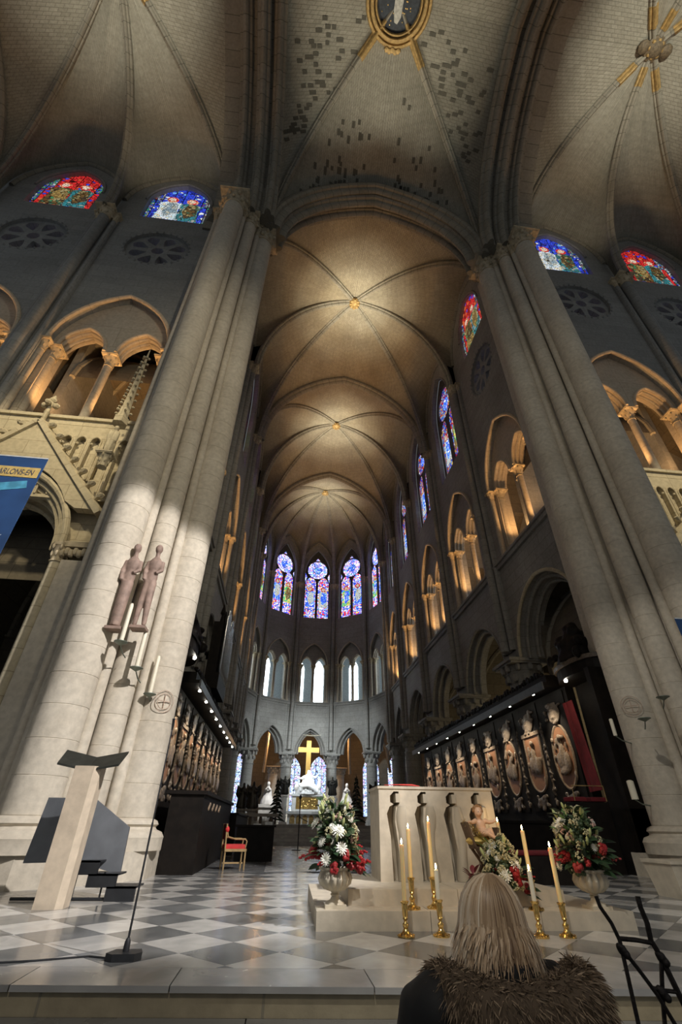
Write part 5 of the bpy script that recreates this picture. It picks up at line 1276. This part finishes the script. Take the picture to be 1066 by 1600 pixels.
part('crescent', MB().tube([(-.85, 0, .0), (-.4, -.1, -.07), (0, -.12, -.09), (.4, -.1, -.07), (.85, 0, .0)], [.02, .05, .06, .05, .02], 8), plain('pale_gilt', (.85, .78, .6), .3, .7), hl, None, True)
def robed(B, h, seed, kneel=False, wings=False):
    q = random.Random(seed)
    if kneel: B.lathe([(.55, 0), (.5, .25), (.34, .6), (.28, .95), (.12, 1.2)], 10).ell((0, -.05, 1.38), (.14, .15, .17)).tube([(.2, -.1, 1.0), (.1, -.4, .95), (0, -.5, 1.15)], [.09, .07, .05]).tube([(-.2, -.1, 1.0), (-.1, -.4, .95), (0, -.5, 1.15)], [.09, .07, .05])
    else: B.lathe([(.26, 0), (.22, .4*h), (.2, .6*h), (.23, .74*h), (.08, .84*h)], 10).ell((0, -.02, .92*h), (.09, .1, .12)).tube([(.2, 0, .74*h), (.26, -.15, .6*h), (.1, -.25, .62*h)], [.08, .06, .05]).tube([(-.2, 0, .74*h), (-.26, -.15, .6*h), (-.12, -.25, .55*h)], [.08, .06, .05])
    if wings:
        for s in (-1, 1): B.tube([(s*.1, .12, .7*h), (s*.34, .2, .85*h), (s*.36, .22, .55*h), (s*.22, .2, .3*h)], [.06, .12, .12, .03], 8)
    for i in range(8): a = q.uniform(0, 6.28); B.tube([(.2*cos(a), .2*sin(a), .6*h), (.32*cos(a), .3*sin(a), .05)], [.05, .07], 6)
    return B
BRN = plain('bronze', (.05, .048, .042), .45, .7)
MARB2 = bpy.data.materials['bright_marble']
for x_, lb in ((-.9, 'left'), (5.35, 'right')):
    p = thing('kneeling_statue', 'white marble kneeling robed figure on a pedestal %s of the high altar' % lb, 'statue', (x_, 42, ZF))
    part('figure', fuse(robed(MB(), 1.6, 3, True), .045, 1), MARB2, p, Matrix.Translation((0, 0, 1.25)), True)
    part('pedestal', MB().box(-.75, .75, -.6, .6, 0, .2).box(-.6, .6, -.5, .5, .2, 1.05).box(-.72, .72, -.6, .6, 1.05, 1.25), MRB, p)
for i, (x_, y_, z_, lb) in enumerate(((.4, 43, 1.95, 'left of the high altar'), (4.3, 43, 1.95, 'right of the high altar'), (-2.2, 33, .75, 'by the choir stalls behind the rail'), (6.6, 36, 1.2, 'above the altar at the curtain side'), (-1.5, 31, .7, 'nearest the dark rail'), (7.4, 39, 1.2, 'last on the curtain side'))):
    p = thing('bronze_angel', 'dark bronze winged figure on a pedestal '+lb, 'statue', (x_, y_, ZF), 0, 'bronze angels round the sanctuary')
    part('figure', fuse(robed(MB(), 1.35, 5+i, False, True), .045, 1), BRN, p, Matrix.Translation((0, 0, z_)), True)
    part('pedestal', MB().box(-.32, .32, -.32, .32, 0, .15).lathe([(.24, .15), (.24, z_-.15), (.32, z_-.1), (.32, z_)], 12), MRB if i < 2 else CHOIR, p)
FIR = plain('fir_needles', (.025, .04, .022), .7, var=.5)
for i, (x_, y_, h_) in enumerate(((-.15, 40, 3.0), (5.7, 39, 3.2))):
    p = thing('fir_tree', 'dark slim fir tree standing %s the white altar group' % ('left of' if i == 0 else 'right of'), 'tree', (x_, y_, ZF)); q = random.Random(70+i)
    part('trunk', MB().tube([(0, 0, 0), (0, 0, h_)], [.06, .015], 6), WOODD, p)
    for j in range(46):
        t = j/46; a = j*2.4; l = .6*(1-t)+.08; z = .3+t*(h_-.4)
        part('branch', MB().tube([(0, 0, z), (l*.6*cos(a), l*.6*sin(a), z-.02), (l*cos(a), l*sin(a), z-.14)], [.05, .09, .02], 5, .5), FIR, p)
for i, (x_, y_) in enumerate(((.9, 22.5),)):
    p = thing('choir_microphone', 'slim black microphone stand on the choir floor beside the bouquet', 'microphone stand', (x_, y_, 0))
    part('pole', MB().tube([(0, 0, .02), (0, 0, 1.75)], .022, 6), SLATED, p); part('base', MB().box(-.25, .1, -.1, .1, 0, .03), SLATED, p); part('boom', MB().tube([(0, 0, 1.1), (.35, 0, .95)], .014, 6), SLATED, p); part('head', MB().ell((0, 0, 1.8), (.06, .06, .09), 8, 5), SLATED, p)
# ------------------------------------------------------------------ wrought easel
IRON = plain('rusty_iron', (.022, .018, .017), .6, .5, nscale=30, var=.5, bump=.6)
ea = thing('easel', 'dark wrought-iron easel with branch-like bars at the right of the woman', 'easel', (1.6, 2.5, -.45))
def bar(pts, r=.0085): return MB().tube([(x_-1.6, y_-2.5, z_+.45) for x_, y_, z_ in pts], r, 7)
part('upright', bar([(1.455, 2.5, .60), (1.462, 2.5, .565), (1.497, 2.5, .51), (1.515, 2.5, .455), (1.512, 2.5, .37), (1.505, 2.5, .2), (1.49, 2.5, -.45)]), IRON, ea, None, True)
part('upright', bar([(1.655, 2.5, .60), (1.655, 2.5, .56), (1.665, 2.5, .51), (1.66, 2.5, .455), (1.685, 2.5, .40)], .011), IRON, ea, None, True)
part('leg', bar([(1.685, 2.5, .40), (1.72, 2.5, .28), (1.76, 2.48, .12), (1.86, 2.45, -.45)], .012), IRON, ea, None, True)
part('leg', bar([(1.685, 2.5, .40), (1.655, 2.52, .28), (1.63, 2.56, .10), (1.55, 2.7, -.45)]), IRON, ea, None, True)
part('brace', bar([(1.515, 2.5, .43), (1.57, 2.5, .36), (1.62, 2.5, .29), (1.66, 2.5, .21), (1.72, 2.5, .05)]), IRON, ea, None, True)
part('crossbar', bar([(1.515, 2.5, .46), (1.59, 2.5, .455), (1.66, 2.5, .445)]), IRON, ea, None, True)
part('crossbar', bar([(1.60, 2.5, .31), (1.66, 2.5, .30), (1.715, 2.5, .295)], .007), IRON, ea, None, True)
for p_ in ((1.685, 2.5, .40), (1.515, 2.5, .425), (1.645, 2.5, .295)): part('knot', fuse(MB().ell((p_[0]-1.6, p_[1]-2.5, p_[2]+.45), .02).ell((p_[0]-1.59, p_[1]-2.51, p_[2]+.435), .016).ell((p_[0]-1.61, p_[1]-2.5, p_[2]+.46), .014), .006, 1), IRON, ea, None, True)
# ------------------------------------------------------------------ woman seated in front
COAT = plain('black_coat', (.008, .008, .009), .75, var=.4); SKINP = plain('skin', (.62, .42, .33), .5, var=.1)
wx, wy = .695, 1.82
wo = thing('person', 'blonde person seen from behind in a black coat with a brown fur collar', 'person', (wx, wy, -.45))
B = MB()   # body in local coordinates: floor 0, facing +y
H = 1.155   # crown
B.ell((0, .02, H-.115), (.074, .092, .112), 16, 12).ell((0, .075, H-.165), (.045, .04, .055), 12, 8).ell((0, .112, H-.13), (.012, .016, .018), 8, 6)
for s in (-1, 1): B.ell((s*.075, .02, H-.13), (.012, .02, .028), 8, 6)
B.tube([(0, 0, H-.34), (0, .01, H-.19)], [.06, .052], 12)
B.ell((0, 0, .68), (.19, .125, .24), 16, 10).ell((0, -.01, .84), (.19, .105, .11), 16, 10).ell((0, .03, .50), (.20, .16, .12), 16, 10)
for s in (-1, 1):
    B.tube([(s*.15, 0, .895), (s*.215, .02, .86), (s*.25, .06, .66), (s*.24, .18, .54), (s*.12, .34, .55)], [.085, .082, .065, .055, .042], 12)
    B.tube([(s*.10, .03, .45), (s*.11, .28, .47), (s*.11, .45, .45), (s*.11, .46, .22), (s*.11, .45, .06)], [.105, .09, .075, .06, .05], 12).ell((s*.11, .51, .045), (.045, .12, .045), 10, 6)
    B.ell((s*.085, .38, .55), (.042, .05, .022), 10, 6)
    for j in range(4): B.tube([(s*(.05+.018*j), .42, .555), (s*(.045+.017*j), .455, .55), (s*(.04+.015*j), .475, .535)], [.009, .0085, .007], 6)
    B.tube([(s*.05, .37, .56), (s*.02, .39, .575), (s*.005, .41, .575)], [.011, .010, .008], 6)
bd = part('body', fuse(B, .011, 4), SKINP, wo, None, True)
C = MB()
C.ell((-.19, -.01, .875), (.10, .10, .085), 12, 8).ell((0, 0, .66), (.215, .15, .26), 16, 10).ell((0, -.01, .84), (.205, .13, .12), 16, 10).ell((0, .03, .49), (.225, .19, .13), 16, 10).tube([(0, 0, .84), (0, -.02, 1.0)], [.13, .115], 12)
for s in (-1, 1):
    C.tube([(s*.13, 0, .885), (s*.215, .02, .855), (s*.265, .06, .65), (s*.255, .18, .54), (s*.14, .32, .545)], [.10, .098, .085, .072, .055], 12)
    C.tube([(s*.10, .03, .44), (s*.115, .28, .455), (s*.115, .46, .43), (s*.115, .47, .24)], [.125, .115, .10, .085], 12)
part('coat', fuse(C, .014, 4), COAT, wo, None, True)
# fur collar: an uneven roll over the shoulders covered in tufts
def fur_mat():
    m, N, L, b = newmat('brown_fur'); uv = N.new('ShaderNodeUVMap'); sp = N.new('ShaderNodeSeparateXYZ'); L.new(uv.outputs[0], sp.inputs[0])
    r = ramp(N, [(0, (.085, .058, .036)), (.5, (.17, .12, .078)), (1, (.36, .27, .18))]); L.new(sp.outputs[0], r.inputs[0]); L.new(r.outputs[0], b.inputs['Base Color']); b.inputs['Roughness'].default_value = .7
    return m
FUR = fur_mat()
q = random.Random(77)
path = []
for i in range(29):
    a = PI*(1.16*i/28-.08)+PI   # round the back from one shoulder to the other
    path.append(Vector((.205*cos(a)+.035, .135*sin(a)+.01, .895-.03*(-sin(a))+.015*abs(cos(a)))))
core = MB().tube(path, [.055+.03*sin(PI*i/28) for i in range(29)], 12)
part('fur_collar_core', core, plain('fur_under', (.10, .07, .045), .9), wo, None, True)
fm = MB(); fm.U = []
for _ in range(9000):
    t = q.random()*28; i = min(int(t), 27); p = path[i].lerp(path[i+1], t-i); tan = (path[i+1]-path[i]).normalized()
    a = q.uniform(0, 2*PI); ref = Vector((0, 0, 1)); e1 = (ref-tan*ref.dot(tan)).normalized(); e2 = tan.cross(e1); d = e1*cos(a)+e2*sin(a)
    r0 = .055+.03*sin(PI*t/28); p0 = p+d*r0*.95
    l = q.uniform(.016, .038); dr = (d*.8+Vector((q.uniform(-.5, .5), q.uniform(-.4, .3), -.55))).normalized()
    sd = dr.cross(Vector((q.uniform(-1, 1), q.uniform(-1, 1), q.uniform(-1, 1)))).normalized()*.0015; c = q.random()
    fm.add([p0-sd, p0+sd, p0+dr*l*.6+sd*.8+Vector((0, 0, -.002)), p0+dr*l+Vector((0, 0, -.006))], [(0, 1, 2), (0, 2, 3)], [(c, 0), (c, 0), (c, .5), (c, 1)])
part('fur_collar', fm, FUR, wo, None, False, 'stuff')
def hair_mat():
    m, N, L, b = newmat('blonde_hair'); uv = N.new('ShaderNodeUVMap'); sp = N.new('ShaderNodeSeparateXYZ'); L.new(uv.outputs[0], sp.inputs[0])
    r = ramp(N, [(0, (.20, .12, .065)), (.4, (.46, .31, .18)), (.75, (.72, .54, .36)), (1, (.85, .72, .55))]); L.new(sp.outputs[0], r.inputs[0]); L.new(r.outputs[0], b.inputs['Base Color'])
    b.inputs['Roughness'].default_value = .42; b.inputs['Sheen Weight'].default_value = .2
    return m
HAIR = hair_mat()
part('hair_cap', MB().ell((0, .01, H-.108), (.090, .107, .116), 20, 14), plain('hair_under', (.20, .14, .09), .6), wo, None, True)
hm = MB(); hm.U = []
for _ in range(2600):
    # strands leave a parting along the crown, hug the skull and fall to the collar
    py = q.uniform(-.085, .06); sg = q.choice((-1, 1)); back = q.random()
    a = q.uniform(-.15, 1.0)*PI/2      # 0: to the side, 90 deg: straight back
    dirx, diry = sg*cos(a), -sin(a)
    lift = q.uniform(0, .012); pts = []; L_ = q.gauss(.222, .024)
    c0 = Vector((0, .01, H-.11))
    ph0 = .10+abs(py)*.5
    for k in range(6):
        th = ph0+(PI/2*.94-ph0)*k/5; e = Vector((.096*sin(th)*dirx, .113*sin(th)*diry+.3*py*(1-k/5), .121*cos(th)))
        pts.append(c0+e*(1+lift*8))
    end = pts[-1]; out = Vector((dirx*.9, diry*.75, 0)); wv = q.uniform(0, 6); amp = q.uniform(.002, .008)
    flare = q.uniform(.004, .045)
    for k in range(1, 7):
        t = k/6; z = end.z-(L_-.13)*t
        pts.append(Vector((end.x+out.x*flare*t+amp*t*sin(wv+t*6), end.y+out.y*flare*t*.7+amp*t*cos(wv+t*5), z)))
    cc = min(1, max(0, q.gauss(.16, .14)+.62*abs(dirx)+.12*sin(a*19+sg)+.10*sin(a*43))); wd = q.uniform(.0014, .0034)
    base = len(hm.V); V = []; F = []; U = []
    for k, p in enumerate(pts):
        t = (pts[min(k+1, 11)]-pts[max(k-1, 0)]).normalized(); nrm = (p-Vector((0, .01, p.z-.02))).normalized(); sd = t.cross(nrm).normalized()*wd*(1 if k < 9 else (12-k)/4)
        V += [p-sd, p+sd]; U += [(cc, k/11), (cc, k/11)]
    F = [(2*k, 2*k+1, 2*k+3, 2*k+2) for k in range(11)]
    hm.add(V, F, U)
part('hair', hm, HAIR, wo, None, True, 'stuff')
kc = thing('wooden_chair', 'plain wooden chair hidden under the seated person', 'chair', (wx, wy+.02, -.45))
part('seat', MB().box(-.2, .2, -.2, .22, .32, .35), OAKR, kc)
for x_ in (-.18, .18):
    for y_ in (-.18, .2): part('leg', MB().box(x_-.018, x_+.018, y_-.018, y_+.018, 0, .32), OAKR, kc)

# ------------------------------------------------------------------ black floodlights standing on the gallery ledges
for x_, lb in ((-10.0, 'beside the far column at the left edge'), (-5.95, 'beside the spire by the floodlit pier'), (14.3, 'among the gallery columns on the shaded side')):
    f = thing('floodlight', 'small black floodlight on the gallery ledge '+lb, 'floodlight', (x_, 11.0, ZS))
    part('housing', MB().box(-.14, .14, -.1, .1, .12, .34), SLATED, f); part('bracket', MB().box(-.18, -.15, -.03, .03, 0, .25).box(.15, .18, -.03, .03, 0, .25).box(-.18, .18, -.03, .03, 0, .03), SLATED, f)
    part('visor', MB().box(-.15, .15, -.2, -.1, .33, .36), SLATED, f)
bpy.data.scenes.remove(FS)
